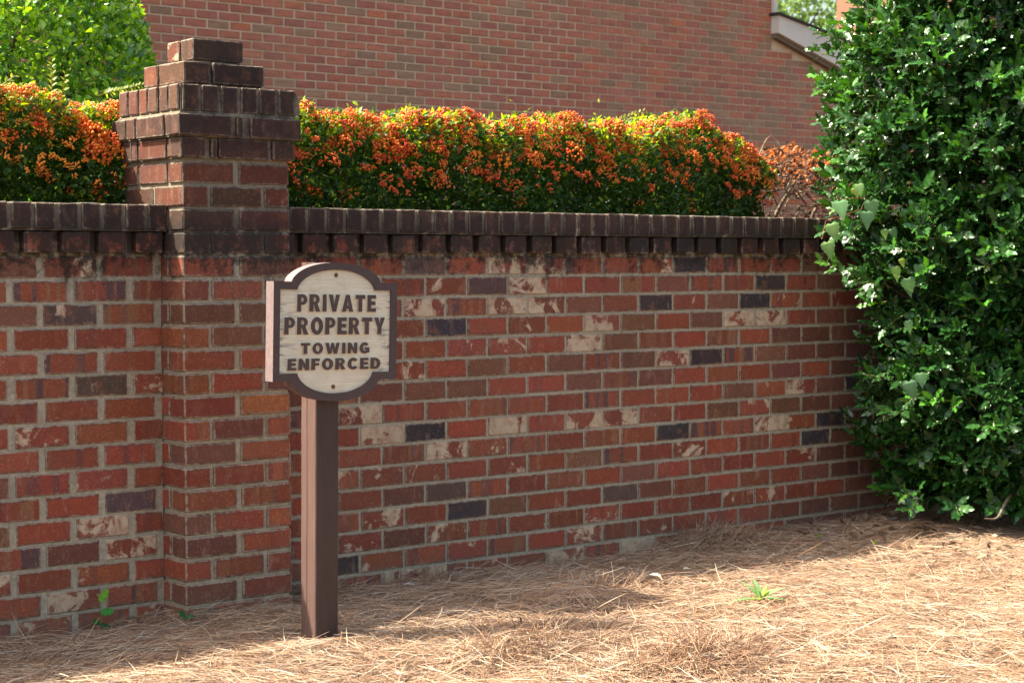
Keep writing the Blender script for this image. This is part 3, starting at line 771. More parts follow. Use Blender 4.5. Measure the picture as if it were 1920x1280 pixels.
# ------------------------------------------------------------------ holly bush at the right
HC = np.array([4.22, -.22])
def holly_R(z, ang):
    zz = np.array([-.1, .05, .15, .30, .50, .62, .80, 1.0, 1.2, 1.45, 1.75, 2.0, 2.2, 2.5, 2.8])
    rr = np.array([.50, .57, .65, .74, .80, .79, .73, .76, .87, .81, .82, .81, .76, .67, .45])
    r = np.interp(z, zz, rr)
    return r + .045*np.sin(ang*5+z*4)+.035*np.sin(ang*11-z*9+1)+.03*np.sin(z*17+ang*3)
def build_holly():
    root = empty('holly_bush', (HC[0], HC[1], -.09)); tag(root, 'tall dense glossy dark green holly bush with spiny leaves at the right', 'bush')
    off = np.array(root.location)
    # limbs
    br = []
    for i in range(16):
        a = random.uniform(0, 6.28); zt = random.uniform(.3, 2.4); rr = float(holly_R(zt, a))*.8
        p = [np.array([0, 0, .0]), np.array([.15*math.cos(a), .15*math.sin(a), zt*.45+.05]), np.array([rr*.6*math.cos(a+.2), rr*.6*math.sin(a+.2), zt*.8+.1]), np.array([rr*math.cos(a), rr*math.sin(a), zt+.09])]
        br.append(p)
    for i, p in enumerate(br[:10]):
        v, f = tube(p, [.028, .018, .011, .005], 7); obj('branch', mesh_np('branch', v, f, smooth=True), M_GTWIG, root)
    lowb = [[(-.05, -.2, .30), (-.30, -.38, .265), (-.50, -.46, .215), (-.62, -.50, .155), (-.74, -.52, .165)]]
    for p in lowb:
        v, f = tube(np.array(p), [.011, .009, .0075, .005, .003], 7); obj('branch', mesh_np('branch', v, f, smooth=True), M_GTWIG, root)
    # leafy shoots on the crown surface
    LT = []; LD = []; LN = []; LS = []; LC = []; TW = []
    def shoot(base, d, length, nl, ls):
        d = d/np.linalg.norm(d); 
        side = np.cross(d, [0, 0, 1.]); side /= np.linalg.norm(side)+1e-6
        tip = base+d*length
        TW.append((base, tip))
        yng = random.random() < .2
        for i in range(nl):
            t = (i+.6)/nl; a = i*2.4+random.uniform(-.4, .4)
            perp = side*math.cos(a)+np.cross(side, d)*math.sin(a)
            ld = perp*(1.15-.75*t)+d*(.35+.75*t)+np.array([0, 0, .12])
            ld += RNG.normal(size=3)*.15; ld /= np.linalg.norm(ld)
            nn = d*1.0-perp*.35*t+np.array([0, 0, .55])+RNG.normal(size=3)*.22
            LT.append(base+d*length*t+ld*.004); LD.append(ld); LN.append(nn); s = ls*random.uniform(.75, 1.15)*(1.0 if t < .8 else .8); LS.append((s*random.uniform(.85, 1.1), s, s))
            c = np.array([.022, .074, .017]) if not (yng and t > .5) else np.array([.055, .17, .022])
            LC.append(c*random.uniform(.65, 1.35))
    N = 3600
    for i in range(N):
        face = random.random() < .72
        # camera side of the bush is denser
        a = random.gauss(math.radians(222), .85) if face else random.uniform(0, 2*math.pi)
        z = random.uniform(.06, 2.7); inner = random.random()
        R_ = float(holly_R(z, a)); r = R_-.10-(.24*inner**1.5)
        out = np.array([math.cos(a), math.sin(a), 0.])
        p = np.array([HC[0], HC[1], z])+out*r
        d = out*.8+np.array([0, 0, random.uniform(.05, .7)])+RNG.normal(size=3)*.35
        L_ = random.uniform(.08, .15)
        if p[1]+d[1]*L_ > .10 and z < 1.45: continue
        shoot(p, d, L_, random.randint(6, 9), random.uniform(.058, .086))
    # inner filling
    for i in range(700):
        a = random.uniform(0, 6.28); z = random.uniform(.22, 2.6); r = float(holly_R(z, a))*random.uniform(.35, .68)
        p = np.array([HC[0]+math.cos(a)*r, HC[1]+math.sin(a)*r, z])
        if p[1] > .04 and z < 1.5: continue
        shoot(p, rv(1)[0]+np.array([0, 0, .4]), .12, 7, .075)
    # long sprigs reaching over the wall and towards the ground
    for (p, d, L_) in (((3.30, -.15, 1.31), (-1, -.1, .05), .24), ((3.30, -.15, 1.12), (-1, -.05, .32), .24), ((3.42, -.2, 1.08), (-1, .0, .1), .16), ((3.52, -.2, .66), (-1, .1, .12), .2), ((3.5, -.2, .48), (-1, -.1, .3), .22), ((3.55, -.3, .50), (-1, -.1, .1), .24),
                       ((3.50, -.38, .15), (-.9, -.2, .02), .20), ((3.46, -.42, .11), (-.9, -.3, -.06), .18), ((3.6, -.5, .10), (-.6, -.5, -.05), .16), ((3.75, -.55, .11), (-.4, -.5, -.05), .16), ((3.3, -.2, 1.78), (-1, -.1, .3), .2), ((3.36, -.15, 1.68), (-1, 0, .1), .2)):
        shoot(np.array(p, float), np.array(d, float), L_, int(L_*52), .074)
    LT = np.array(LT); LD = np.array(LD); LN = np.array(LN); LS = np.array(LS); LC = np.array(LC)
    ok = (LT[:, 2] > .0) & ~((LT[:, 1]+LD[:, 1]*.06 > .125) & (LT[:, 2] < 1.42)); LT, LD, LN, LS, LC = LT[ok], LD[ok], LN[ok], LS[ok], LC[ok]
    Rm = frames(LD, LN)
    # nearest camera-facing leaves are parts of their own
    d = LT-np.array(CAM); dep = d@np.array(fw); px = 960+3405*(d@np.array(r2))/dep; py = 640-3405*(d@np.array(u2))/dep
    vis = (px > 1500) & (px < 1900) & (py > 10) & (py < 1000)
    face = np.abs(np.einsum('ij,ij->i', Rm[:, :, 2], d/np.linalg.norm(d, axis=1, keepdims=True)))
    surf = np.hypot(LT[:, 0]-HC[0], LT[:, 1]-HC[1])-holly_R(LT[:, 2], np.arctan2(LT[:, 1]-HC[1], LT[:, 0]-HC[0]))
    score = np.where(vis, surf*4+face+LS[:, 1]*8-(dep-6.5)*.5, -99); order = np.argsort(-score)[:296]
    msk = np.ones(len(LT), bool); msk[order] = False
    variants = []
    for c in ([.020, .070, .016], [.028, .090, .018], [.015, .054, .014], [.055, .14, .022]):
        V = HL[0]*np.array([1, 1, 1]); variants.append(mesh_np('leaf', V, HL[1], {'col': np.clip(np.tile(c, (len(V), 1))*HL[2][:, None], 0, 1)}, True))
        variants[-1].materials.append(M_HOLLY)
    for i in order:
        m4 = Matrix([list(Rm[i, r]*LS[i])+[LT[i, r]-off[r]] for r in range(3)]+[[0, 0, 0, 1]])
        o = obj('leaf', variants[3 if LC[i][0] > .045 else random.randint(0, 2)], M_HOLLY, root); o.matrix_local = m4
    V, F, C = scatter(HL[0], HL[1], Rm[msk], LT[msk]-off, LS[msk], LC[msk], HL[2])
    o = obj('foliage', mesh_np('foliage', V, F, {'col': C}, True), M_HOLLY, root); o['kind'] = 'stuff'
    tw = [tube([a-off, (a+b)/2-off+RNG.normal(size=3)*.004, b-off], [.0028, .0022, .0014], 4) for a, b in TW]
    v, f = merge(tw); o = obj('twigs', mesh_np('twigs', v, f), M_YTWIG, root); o['kind'] = 'stuff'
    # a few unripe berries
    bt = []
    for i in range(60):
        k = random.choice(TW); b = k[0]*.5+k[1]*.5+RNG.normal(size=3)*.012; r = .004
        vv, ff = tube([b-off+np.array([0, 0, -r]), b-off+np.array([0, 0, -r*.6]), b-off, b-off+np.array([0, 0, r*.6]), b-off+np.array([0, 0, r])], [.0005, r*.8, r, r*.8, .0005], 6); bt.append((vv, ff))
    v, f = merge(bt); o = obj('green_berries', mesh_np('green_berries', v, f, smooth=True), simple('green_berry', (.30, .36, .06), .35, .5, .2, 50), root); o['kind'] = 'stuff'
build_holly()

# ------------------------------------------------------------------ vine on the holly
def build_vine():
    root = empty('climbing_vine', (3.25, -.2, 1.3)); tag(root, 'pale green heart leaved vine climbing over the left side of the holly', 'vine')
    off = np.array(root.location)
    ys = [-.05, .02, .12, .20, .30, .38, .50, .57, .70, .82, 1.0]; ws = [.15, .30, .39, .33, .37, .28, .27, .19, .15, .07, 0]
    V = []; R = []
    for y, w in zip(ys, ws):
        z = -.12*y*y; yc = y if y > .1 else .08
        if w > 0: R.append((len(V), len(V)+1, len(V)+2)); V += [(0, max(y, .05), z), (-w, y, z+.10*w-.02), (w, y, z+.10*w-.02)]
        else: R.append((len(V),)); V.append((0, y, z))
    T = []
    for a, b in zip(R[:-1], R[1:]):
        if len(b) == 1: T += [(a[0], a[1], b[0]), (a[0], b[0], a[2])]
        else: T += [(a[0], a[1], b[1]), (a[0], b[1], b[0]), (a[0], b[0], b[2]), (a[0], b[2], a[2])]
    V = np.array(V); T = np.array(T)
    cols = [(.13, .26, .12), (.17, .29, .10), (.11, .22, .11), (.30, .38, .07)]
    ms = []
    for c in cols:
        sh = np.array([1.15 if k == 0 else .95 for r in R for k in range(len(r))])
        m = mesh_np('leaf', V*.72, T, {'col': np.tile(c, (len(V), 1))*sh[:, None]}, True); m.materials.append(M_VINE); ms.append(m)
    spots = [((3.10, -.24, 1.455), .135, 0), ((3.275, -.27, 1.46), .13, 0), ((3.235, -.28, 1.41), .125, 2), ((3.045, -.24, 1.355), .125, 1), ((3.02, -.24, 1.275), .12, 1), ((3.20, -.26, 1.53), .09, 1), ((3.22, -.22, 1.515), .075, 3),
             ((3.33, -.30, 1.33), .07, 1), ((3.38, -.30, 1.335), .08, 2), ((3.41, -.34, 1.285), .06, 0), ((3.335, -.36, 1.165), .10, 1), ((3.37, -.40, 1.115), .13, 0), ((3.42, -.42, 1.175), .085, 0), ((3.35, -.38, 1.20), .06, 3),
             ((3.30, -.46, .93), .09, 2), ((3.31, -.46, .665), .13, 2), ((3.36, -.48, .70), .10, 0), ((3.48, -.50, 1.34), .08, 2)]
    for p, s, k in spots:
        d = np.array([[random.uniform(-.35, .35), random.uniform(-.5, -.1), -1.]]); nrm = np.array([[-.55+random.uniform(-.4, .4), -.85, .45]])
        Rm = frames(d, nrm)[0]
        m4 = Matrix([list(Rm[r]*s)+[p[r]-off[r]] for r in range(3)]+[[0, 0, 0, 1]]); o = obj('leaf', ms[k], M_VINE, root); o.matrix_local = m4
    path = [np.array(s[0]) for s in spots[:7]]
    segs = []
    for grp in (spots[:5], spots[5:7]):
        pts = [np.array(s[0])+np.array([0, .03, .01]) for s in grp]
        segs.append(tube(np.array(pts)-off, .0012, 5))
    v, f = merge(segs); obj('stem', mesh_np('stem', v, f), simple('red_stem', (.35, .13, .06), .5, .3, .3, 40), root)
build_vine()

# ------------------------------------------------------------------ firethorn hedges
def berry_cluster_mesh(seed, n, rx, ry, name='berry_cluster'):
    r = np.random.default_rng(seed); phi = (1+5**.5)/2
    iv = np.array([(-1, phi, 0), (1, phi, 0), (-1, -phi, 0), (1, -phi, 0), (0, -1, phi), (0, 1, phi), (0, -1, -phi), (0, 1, -phi), (phi, 0, -1), (phi, 0, 1), (-phi, 0, -1), (-phi, 0, 1)], float); iv /= np.linalg.norm(iv[0])
    it = np.array([(0, 11, 5), (0, 5, 1), (0, 1, 7), (0, 7, 10), (0, 10, 11), (1, 5, 9), (5, 11, 4), (11, 10, 2), (10, 7, 6), (7, 1, 8), (3, 9, 4), (3, 4, 2), (3, 2, 6), (3, 6, 8), (3, 8, 9), (4, 9, 5), (2, 4, 11), (6, 2, 10), (8, 6, 7), (9, 8, 1)])
    P = []
    while len(P) < n:
        a = r.uniform(0, 6.283); q = r.uniform(0, 1)**.5
        p = np.array([rx*q*math.cos(a), rx*q*math.sin(a), ry*(1-q*q)+r.uniform(-.008, .004)])
        if all(np.linalg.norm(p-o) > .0066 for o in P) or r.random() < .15: P.append(p)
    P = np.array(P); s = r.uniform(.0036, .0050, n)
    V = (iv[None]*s[:, None, None]+P[:, None, :]).reshape(-1, 3); F = (it[None]+(np.arange(n)*12)[:, None, None]).reshape(-1, 3)
    me = mesh_np(name, V, F, {'rnd': np.repeat(r.uniform(0, 1, n), 12)}, True); me.materials.append(M_BERRY); return me
BC = [berry_cluster_mesh(i, n, rx, ry) for i, (n, rx, ry) in enumerate([(38, .036, .020), (52, .044, .024), (26, .030, .018), (44, .038, .028), (18, .026, .016), (8, .016, .014)])]
def build_hedge(name, label, x0, x1, yf, yb, topf, nleaf, nclus, col, mat, berries=True, z0=.95, twig=M_TWIG, ntw=60, shoots=(), density_low=1.0):
    root = empty(name, ((x0+x1)/2, (yf+yb)/2, -.09)); tag(root, label, 'hedge'); off = np.array(root.location)
    # leaves: crowd towards the front face and the top
    n = nleaf; x = RNG.uniform(x0, x1, n); topz = topf(x)+.025*np.sin(x*9)+.02*np.sin(x*23+2)+.014*np.sin(x*47)+.010*np.sin(x*83+1)
    sel = RNG.uniform(size=n)
    depth = RNG.exponential(.10, n)
    y = np.where(sel < .6, yf+np.minimum(depth, yb-yf), RNG.uniform(yf, yb, n))
    z = np.where(sel < .6, z0+(topz-z0)*RNG.uniform(0, 1, n)**.85, topz-RNG.exponential(.06, n))
    fly = RNG.uniform(size=n) < .02; z = z+np.where(fly & (sel > .6), RNG.exponential(.022, n), 0)
    # rounded upper front edge
    ez = (z-(topz-.10))/.10; y = np.where((ez > 0), np.maximum(y, yf+.10*(1-np.sqrt(np.clip(1-ez**2, 0, 1)))), y)
    bulge = .045*np.sin(x*6.3+z*8)+.035*np.sin(x*15-z*13)+.02*np.sin(x*34+z*29); y = y+np.maximum(bulge, -.05)*(sel < .6)-(RNG.uniform(size=n) < .12)*.02
    yfl = np.where(z < 1.42, .475 if yf > .44 else .44, yf-.02); y = np.maximum(y, yfl)
    # clumps with gaps
    cl = np.sin(x*31+z*17)*np.sin(z*37-x*11+y*23); keep = (cl > -.82) | (RNG.uniform(size=n) < .5)
    if density_low < 1: keep &= (z > 1.58) | (RNG.uniform(size=n) < density_low)
    T = np.stack([x, y, z], 1)[keep]; m = len(T)
    # rosettes of 3: keep it simple with jittered outward direction
    D = np.array([[0, -.7, .35]])+rv(m)*.9; N = np.array([[-.1, -.35, .8]])+rv(m)*.6
    s = RNG.uniform(.020, .036, m); sc = np.stack([s*1.15, s, s], 1)
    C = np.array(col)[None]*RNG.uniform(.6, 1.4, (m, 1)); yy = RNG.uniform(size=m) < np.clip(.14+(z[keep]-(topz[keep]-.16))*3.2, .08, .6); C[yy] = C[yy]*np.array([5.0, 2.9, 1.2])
    V, F, CC = scatter(SM[0], SM[1], frames(D, N), T-off, sc, C, SM[2])
    o = obj('foliage', mesh_np('foliage', V, F, {'col': CC}), mat, root); o['kind'] = 'stuff'
    if berries:                              # shaded interior leaves
        k2 = int((x1-x0)*5200); T2 = np.stack([RNG.uniform(x0, x1, k2), RNG.uniform(yf+.10, yb, k2), RNG.uniform(1.2, 1.68, k2)], 1)
        V, F, CC = scatter(SM[0], SM[1], frames(rv(k2), np.array([[0, -1., .3]])+rv(k2)*.6), T2-off, np.repeat(RNG.uniform(.026, .042, k2)[:, None], 3, 1), np.array([[.03, .075, .02]])*RNG.uniform(.6, 1.3, (k2, 1)), SM[2])
        o = obj('inner_foliage', mesh_np('inner_foliage', V, F, {'col': CC}), mat, root); o['kind'] = 'stuff'
    # stems and twigs
    st = []
    nb = max(2, int((x1-x0)*3.2))
    for i in range(nb):
        bx = x0+(i+.5)*(x1-x0)/nb+random.uniform(-.05, .05); by = (yf+yb)/2
        zt = float(topf(np.array([bx]))[0])-.12; sx = random.uniform(-.3, .3)
        v, f = tube(np.array([(bx, by, -.1), (bx+sx*.2, by, .8), (bx+sx*.5, by-.04, 1.35), (bx+sx, by-.08, zt)])-off, [.018, .015, .012, .005], 7)
        obj('branch', mesh_np('branch', v, f, smooth=True), twig, root)
    for i in range(ntw):
        bx = random.uniform(x0, x1); zz = random.uniform(1.2, 1.7); y_ = random.uniform(yf+.03, yb-.05); a = np.array([bx, y_, zz])
        d = np.array([random.uniform(-1, 1), random.uniform(-.35, .1), random.uniform(-.15, .9)]); L_ = random.uniform(.1, .3)
        b = a+d*L_; mid = (a+b)/2+RNG.normal(size=3)*.02
        b[1] = max(b[1], yf); b[2] = min(b[2], float(topf(np.array([b[0]]))[0])-.01)
        if b[2] < 1.4: b[1] = max(b[1], yf+.02); mid[1] = max(mid[1], yf+.03)
        st.append(tube([a-off, mid-off, b-off], [.0045, .003, .0015], 5))
    v, f = merge(st); o = obj('twigs', mesh_np('twigs', v, f), twig, root); o['kind'] = 'stuff'
    if berries:
        for i in range(nclus):
            bx = random.uniform(x0+.01, x1-.02); tz = float(topf(np.array([bx]))[0])+.025*math.sin(bx*9)+.02*math.sin(bx*23+2)
            q = random.random()
            if q < .38: p = (bx, random.uniform(yf+.03, yb-.12), tz+random.uniform(-.025, .010)); nz = (random.uniform(-.3, .3), -.3, 1)
            elif q < .82: h = random.random()**1.3; p = (bx, yf+.035*(1-h)-.035*h, tz-.01-.18*h); nz = (random.uniform(-.4, .4), -.75, .7)
            else: h = random.random(); p = (bx, yf-.005, tz-.14-.24*h); nz = (random.uniform(-.4, .4), -1, .35)
            if p[2] < 1.44: continue
            o = obj('berry_cluster', random.choice(BC[:4] if q < .82 else [BC[2], BC[4]]), M_BERRY, root, Vector(p)-root.location)
            o.rotation_euler = Vector(nz).to_track_quat('Z', 'Y').to_euler(); s_ = random.uniform(.6, 1.25); o.scale = (s_*random.uniform(.8, 1.2), s_*random.uniform(.7, 1.3), s_*random.uniform(.8, 1.6))
    if berries:
        src = []; nb_ = int((x1-x0)*330)
        b0 = BC[5]; cv = np.empty(len(b0.vertices)*3); b0.vertices.foreach_get('co', cv); cv = cv.reshape(-1, 3)
        fv = np.array([p.vertices[:] for p in b0.polygons]); rn = np.empty(len(cv)); b0.attributes['rnd'].data.foreach_get('value', rn)
        bx = RNG.uniform(x0+.01, x1-.02, nb_); tz = topf(bx)+.025*np.sin(bx*9)+.02*np.sin(bx*23+2); h = RNG.uniform(0, 1, nb_)**1.9
        top = RNG.uniform(size=nb_) < .22
        P_ = np.stack([bx, np.where(top, RNG.uniform(yf+.0, yb-.15, nb_), yf+.02*(1-h)-.045*h), np.where(top, tz+RNG.uniform(-.02, .012, nb_), tz+.01-.29*h)], 1); P_ = P_[P_[:, 2] > 1.44]
        m_ = len(P_); Rm_ = frames(rv(m_)*np.array([1, .4, .4]), np.array([[0, -.5, .8]])+rv(m_)*.5)
        V, F, _ = scatter(cv, fv, Rm_, P_-off, RNG.uniform(.7, 1.2, (m_, 1))*np.ones((1, 3)), np.ones((m_, 3)))
        o = obj('berries', mesh_np('berries', V, F, {'rnd': np.clip(np.tile(rn, m_)*.6+np.repeat(RNG.uniform(0, .5, m_), len(cv)), 0, 1)}, True), M_BERRY, root); o['kind'] = 'stuff'
    # upright new shoots with paired leaves
    for (a, b) in shoots:
        a = np.array(a, float); b = np.array(b, float); k = int(np.linalg.norm(b-a)/.012); d = (b-a)/np.linalg.norm(b-a)
        ts = np.linspace(.15, 1, k); T = a+(b-a)*ts[:, None]; sd_ = np.where(np.arange(k) % 2 == 0, 1, -1)[:, None]
        pr = np.cross(d, [0.3, 1, .2]); pr /= np.linalg.norm(pr)
        D = d[None]*.8+pr[None]*sd_*.8+rv(k)*.25; s = np.linspace(.028, .018, k)
        V, F, CC = scatter(SM[0], SM[1], frames(D, np.array([[-.3, -.5, .8]])+rv(k)*.3), T-off, np.stack([s*1.1, s, s], 1), np.tile([.20, .26, .06], (k, 1)), SM[2])
        v2, f2 = tube([a-off, (a+b)/2-off, b-off], [.002, .0016, .001], 5)
        o = obj('shoot', mesh_np('shoot', np.concatenate([V, v2]), [F, f2+len(V)], {'col': np.concatenate([CC, np.tile([.2, .2, .08], (len(v2), 1))])}), mat, root)
    return root
topR = lambda x: np.interp(x, [.4, .6, 1.05, 1.37, 1.67, 1.9, 2.11, 2.33, 2.62, 3.0, 3.18, 3.39, 3.5], [1.735, 1.745, 1.77, 1.785, 1.765, 1.80, 1.80, 1.775, 1.805, 1.83, 1.785, 1.71, 1.62])
build_hedge('firethorn_hedge', 'trimmed firethorn hedge full of orange berries behind the wall right of the pillar', .37, 3.48, .47, 1.0, topR, 52000, 215, (.040, .10, .024), M_HEDGE,
            shoots=[((.62, .55, 1.74), (.60, .52, 1.83)), ((.68, .55, 1.74), (.70, .52, 1.82)), ((2.45, .6, 1.80), (2.66, .55, 1.875)), ((1.06, .6, 1.75), (1.07, .58, 1.815)), ((2.98, .6, 1.8), (3.0, .58, 1.87))])
topL = lambda x: np.interp(x, [-3, -.5, -.32, -.15, -.05, .0], [1.80, 1.79, 1.785, 1.78, 1.75, 1.73])
build_hedge('firethorn_hedge', 'firethorn hedge heavy with red orange berries behind the wall left of the pillar', -1.5, .10, .45, .95, topL, 26000, 190, (.042, .10, .022), M_HEDGE, ntw=40,
            shoots=[((-.22, .55, 1.76), (-.24, .5, 1.90)), ((-.18, .55, 1.78), (-.19, .5, 1.86)), ((-.02, .60, 1.80), (.24, .75, 1.865)), ((-.45, .55, 1.78), (-.38, .5, 1.84))])
topD = lambda x: np.interp(x, [3.3, 3.45, 3.66, 3.8, 3.9, 4.6], [1.62, 1.70, 1.735, 1.70, 1.72, 1.70])
build_hedge('browning_shrub', 'thin browning shrub with bare grey twigs at the right end of the hedge', 3.36, 4.7, .48, 1.0, topD, 6500, 0, (.095, .055, .042), M_DRY, berries=False, twig=M_GTWIG, ntw=260, density_low=.42)

# ------------------------------------------------------------------ round shrub behind the left hedge, trees beyond the house
def build_crown(name, label, cat, c, R, n, leaf, col, mat, trunk_h, lit=(1.8, 1.6, 1.0), frac=.25, nb=5, noise=.10, shell=.25):
    root = empty(name, (c[0], c[1], -.09)); tag(root, label, cat); off = np.array(root.location)
    d = rv(n); th = np.arctan2(d[:, 1], d[:, 0])
    w = 1+noise*np.sin(th*4+d[:, 2]*5)+noise*.8*np.sin(th*9-d[:, 2]*11)+noise*.6*np.sin(d[:, 2]*19+th*3)
    q = 1-RNG.exponential(shell*.5, n); q = np.clip(q, .15, 1.03)
    T = np.array(c)+d*np.array(R)*(w*q)[:, None]; T = T[T[:, 2] > .05] if True else T; m = len(T); d = d[:m]
    D = d*.7+rv(m)*.8+np.array([0, 0, .3]); N = d*.6+rv(m)*.7+np.array([0, 0, .5]); s = RNG.uniform(.7, 1.25, m)*leaf
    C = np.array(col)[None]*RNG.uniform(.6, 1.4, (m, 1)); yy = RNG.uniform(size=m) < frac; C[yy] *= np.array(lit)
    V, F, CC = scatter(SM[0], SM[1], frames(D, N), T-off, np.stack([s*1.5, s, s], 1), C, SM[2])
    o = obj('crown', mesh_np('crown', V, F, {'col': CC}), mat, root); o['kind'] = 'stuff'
    v, f = tube(np.array([(c[0], c[1], -.15), (c[0]+.02, c[1], c[2]*.6), (c[0], c[1], c[2]+R[2]*.4)])-off, [R[0]*.09+.02, R[0]*.07+.015, .02], 9)
    obj('trunk', mesh_np('trunk', v, f, smooth=True), M_TWIG, root)
    for i in range(nb):
        a = 6.28*i/nb; e = np.array(c)+np.array([math.cos(a)*R[0]*.6, math.sin(a)*R[1]*.6, R[2]*.35])
        v, f = tube(np.array([(c[0], c[1], c[2]*.55), (np.array(c)+e)/2-np.array([0, 0, R[2]*.3]), e])-off, [R[0]*.05+.01, R[0]*.03+.008, .006], 7); obj('branch', mesh_np('branch', v, f, smooth=True), M_TWIG, root)
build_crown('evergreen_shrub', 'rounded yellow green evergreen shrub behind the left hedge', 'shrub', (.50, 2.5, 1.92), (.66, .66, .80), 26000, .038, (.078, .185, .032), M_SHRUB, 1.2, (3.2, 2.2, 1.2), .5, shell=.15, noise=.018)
build_crown('evergreen_shrub', 'lower dark evergreen shrub seen between the left hedge and the round shrub', 'shrub', (.75, 1.7, 1.35), (.5, .4, .48), 6000, .035, (.03, .085, .02), M_SHRUB, .8, (1.5, 1.4, 1.0), .15, shell=.3)
for (c, R, k) in (((27.5, 24, 5.6), (3.6, 3.4, 3.6), 0), ((24.2, 27, 6.6), (3.2, 3.2, 4.2), 1), ((32.5, 27, 6.0), (4.0, 3.6, 4.4), 2)):
    build_crown('leafy_tree', ['pale leafy tree seen above the lower roof, nearest of the trees', 'leafy tree standing behind the house corner', 'leafy tree farthest right behind the holly'][k], 'tree', c, R, 9000, .17, [(.13, .20, .09), (.11, .18, .07), (.12, .18, .08)][k], M_TREE, 3, (1.6, 1.5, 1.3), .3, noise=.16, shell=.5)

# ------------------------------------------------------------------ pine straw
def needles(n, xr, yr, keepf, lenr=(.08, .18), wid=.0011, lift=.03, name='pine_straw', parent=None, zoff=0.0, tilt=.10, label=None):
    # needles lie in loose bundles that share a heading
    g = n//9; gx = RNG.uniform(*xr, g); gy = RNG.uniform(*yr, g); ga = RNG.normal(.1, .85, g)
    i = RNG.integers(0, g, n)
    x = gx[i]+RNG.normal(0, .045, n); y = gy[i]+RNG.normal(0, .04, n); ang = ga[i]+RNG.normal(0, .38, n)
    k = keepf(x, y); x, y, ang = x[k], y[k], ang[k]; m = len(x)
    L = RNG.uniform(*lenr, m); layer = RNG.uniform(0, 1, m)**1.6
    curve = RNG.normal(0, .45, m); pitch = RNG.normal(0, tilt, m); arch = RNG.normal(.0, .12, m)
    stick = RNG.uniform(size=m) < .012; pitch = np.where(stick, RNG.uniform(.15, .6, m), pitch)
    ns = 4; ts = np.linspace(-.5, .5, ns)
    P = np.zeros((m, ns, 3))
    for j, t in enumerate(ts):
        a = ang+curve*t
        P[:, j, 0] = x+L*t*np.cos(ang+curve*t*.5); P[:, j, 1] = y+L*t*np.sin(ang+curve*t*.5)
        P[:, j, 2] = L*t*np.sin(pitch)+L*arch*(.25-t*t)
    gz = ground_h(P[:, :, 0], P[:, :, 1])
    base = .004+lift*layer
    lowest = P[:, :, 2].min(1); P[:, :, 2] += gz+base[:, None]-np.minimum(lowest, 0)[:, None]*np.where(stick, 1, .6)[:, None]+zoff
    P[:, :, 2] = np.maximum(P[:, :, 2], gz+.001)
    # do not pass through the walls, pillar and post
    fy = np.where(P[:, :, 0] < 0, .150, np.where(P[:, :, 0] < .424, -.008, .170)); P[:, :, 1] = np.minimum(P[:, :, 1], fy-.002)
    T = np.gradient(P, axis=1); T /= np.linalg.norm(T, axis=2, keepdims=True)+1e-9
    side = np.stack([-T[:, :, 1], T[:, :, 0], np.zeros((m, ns))], 2); side /= np.linalg.norm(side, axis=2, keepdims=True)+1e-9
    w = wid*RNG.uniform(.7, 1.3, m)[:, None]*np.array([.6, 1, 1, .35])[None]
    upv = np.zeros_like(side); upv[:, :, 2] = 1
    A = P-side*w[:, :, None]; B = P+upv*(w*.9)[:, :, None]; Cc = P+side*w[:, :, None]
    V = np.stack([A, B, Cc], 2).reshape(-1, 3)
    b = (np.arange(m)*ns*3)[:, None]+(np.arange(ns-1)*3)[None]; b = b.reshape(-1)
    F = np.concatenate([np.stack([b, b+1, b+4, b+3], 1), np.stack([b+1, b+2, b+5, b+4], 1)])
    pal = np.array([(.43, .275, .185), (.35, .20, .125), (.50, .36, .27), (.25, .135, .09), (.58, .49, .41), (.38, .215, .14), (.13, .072, .05), (.50, .43, .40)])
    pr = np.array([.19, .19, .14, .16, .08, .09, .11, .04]); ci = RNG.choice(len(pal), m, p=pr)
    C = pal[ci]*np.array([[1., .97, .90]])*RNG.uniform(.55, 1.12, (m, 1))
    C = np.repeat(C, ns*3, 0)
    o = obj(name, mesh_np(name, V, F, {'col': C}), M_NEEDLE, parent); 
    return o
def poly_keep(P):
    P = np.array(P, float)
    def f(x, y):
        ins = np.zeros(len(x), bool); j = len(P)-1
        for i in range(len(P)):
            c = ((P[i, 1] > y) != (P[j, 1] > y)) & (x < (P[j, 0]-P[i, 0])*(y-P[i, 1])/(P[j, 1]-P[i, 1]+1e-12)+P[i, 0]); ins ^= c; j = i
        return ins & ~((x > .175) & (x < .281) & (y > -.535) & (y < -.435))
    return f
VIS = [(-1.3, .2), (4.2, .2), (4.3, -.6), (3.9, -.95), (1.5, -2.75), (1.2, -2.65), (-1.2, -.45)]
o = needles(165000, (-1.4, 4.4), (-2.8, .2), poly_keep(VIS)); tag(o, 'thick bed of brown pine straw covering the ground', 'pine straw', kind='stuff')
inv = poly_keep(VIS)
o = needles(26000, (-3.0, 6.3), (-3.8, .2), lambda x, y: ~inv(x, y) & ~((x > .1) & (x < .35) & (y > -.6) & (y < -.4)), wid=.0018); tag(o, 'sparser pine straw around the edges of the bed', 'pine straw', kind='stuff')
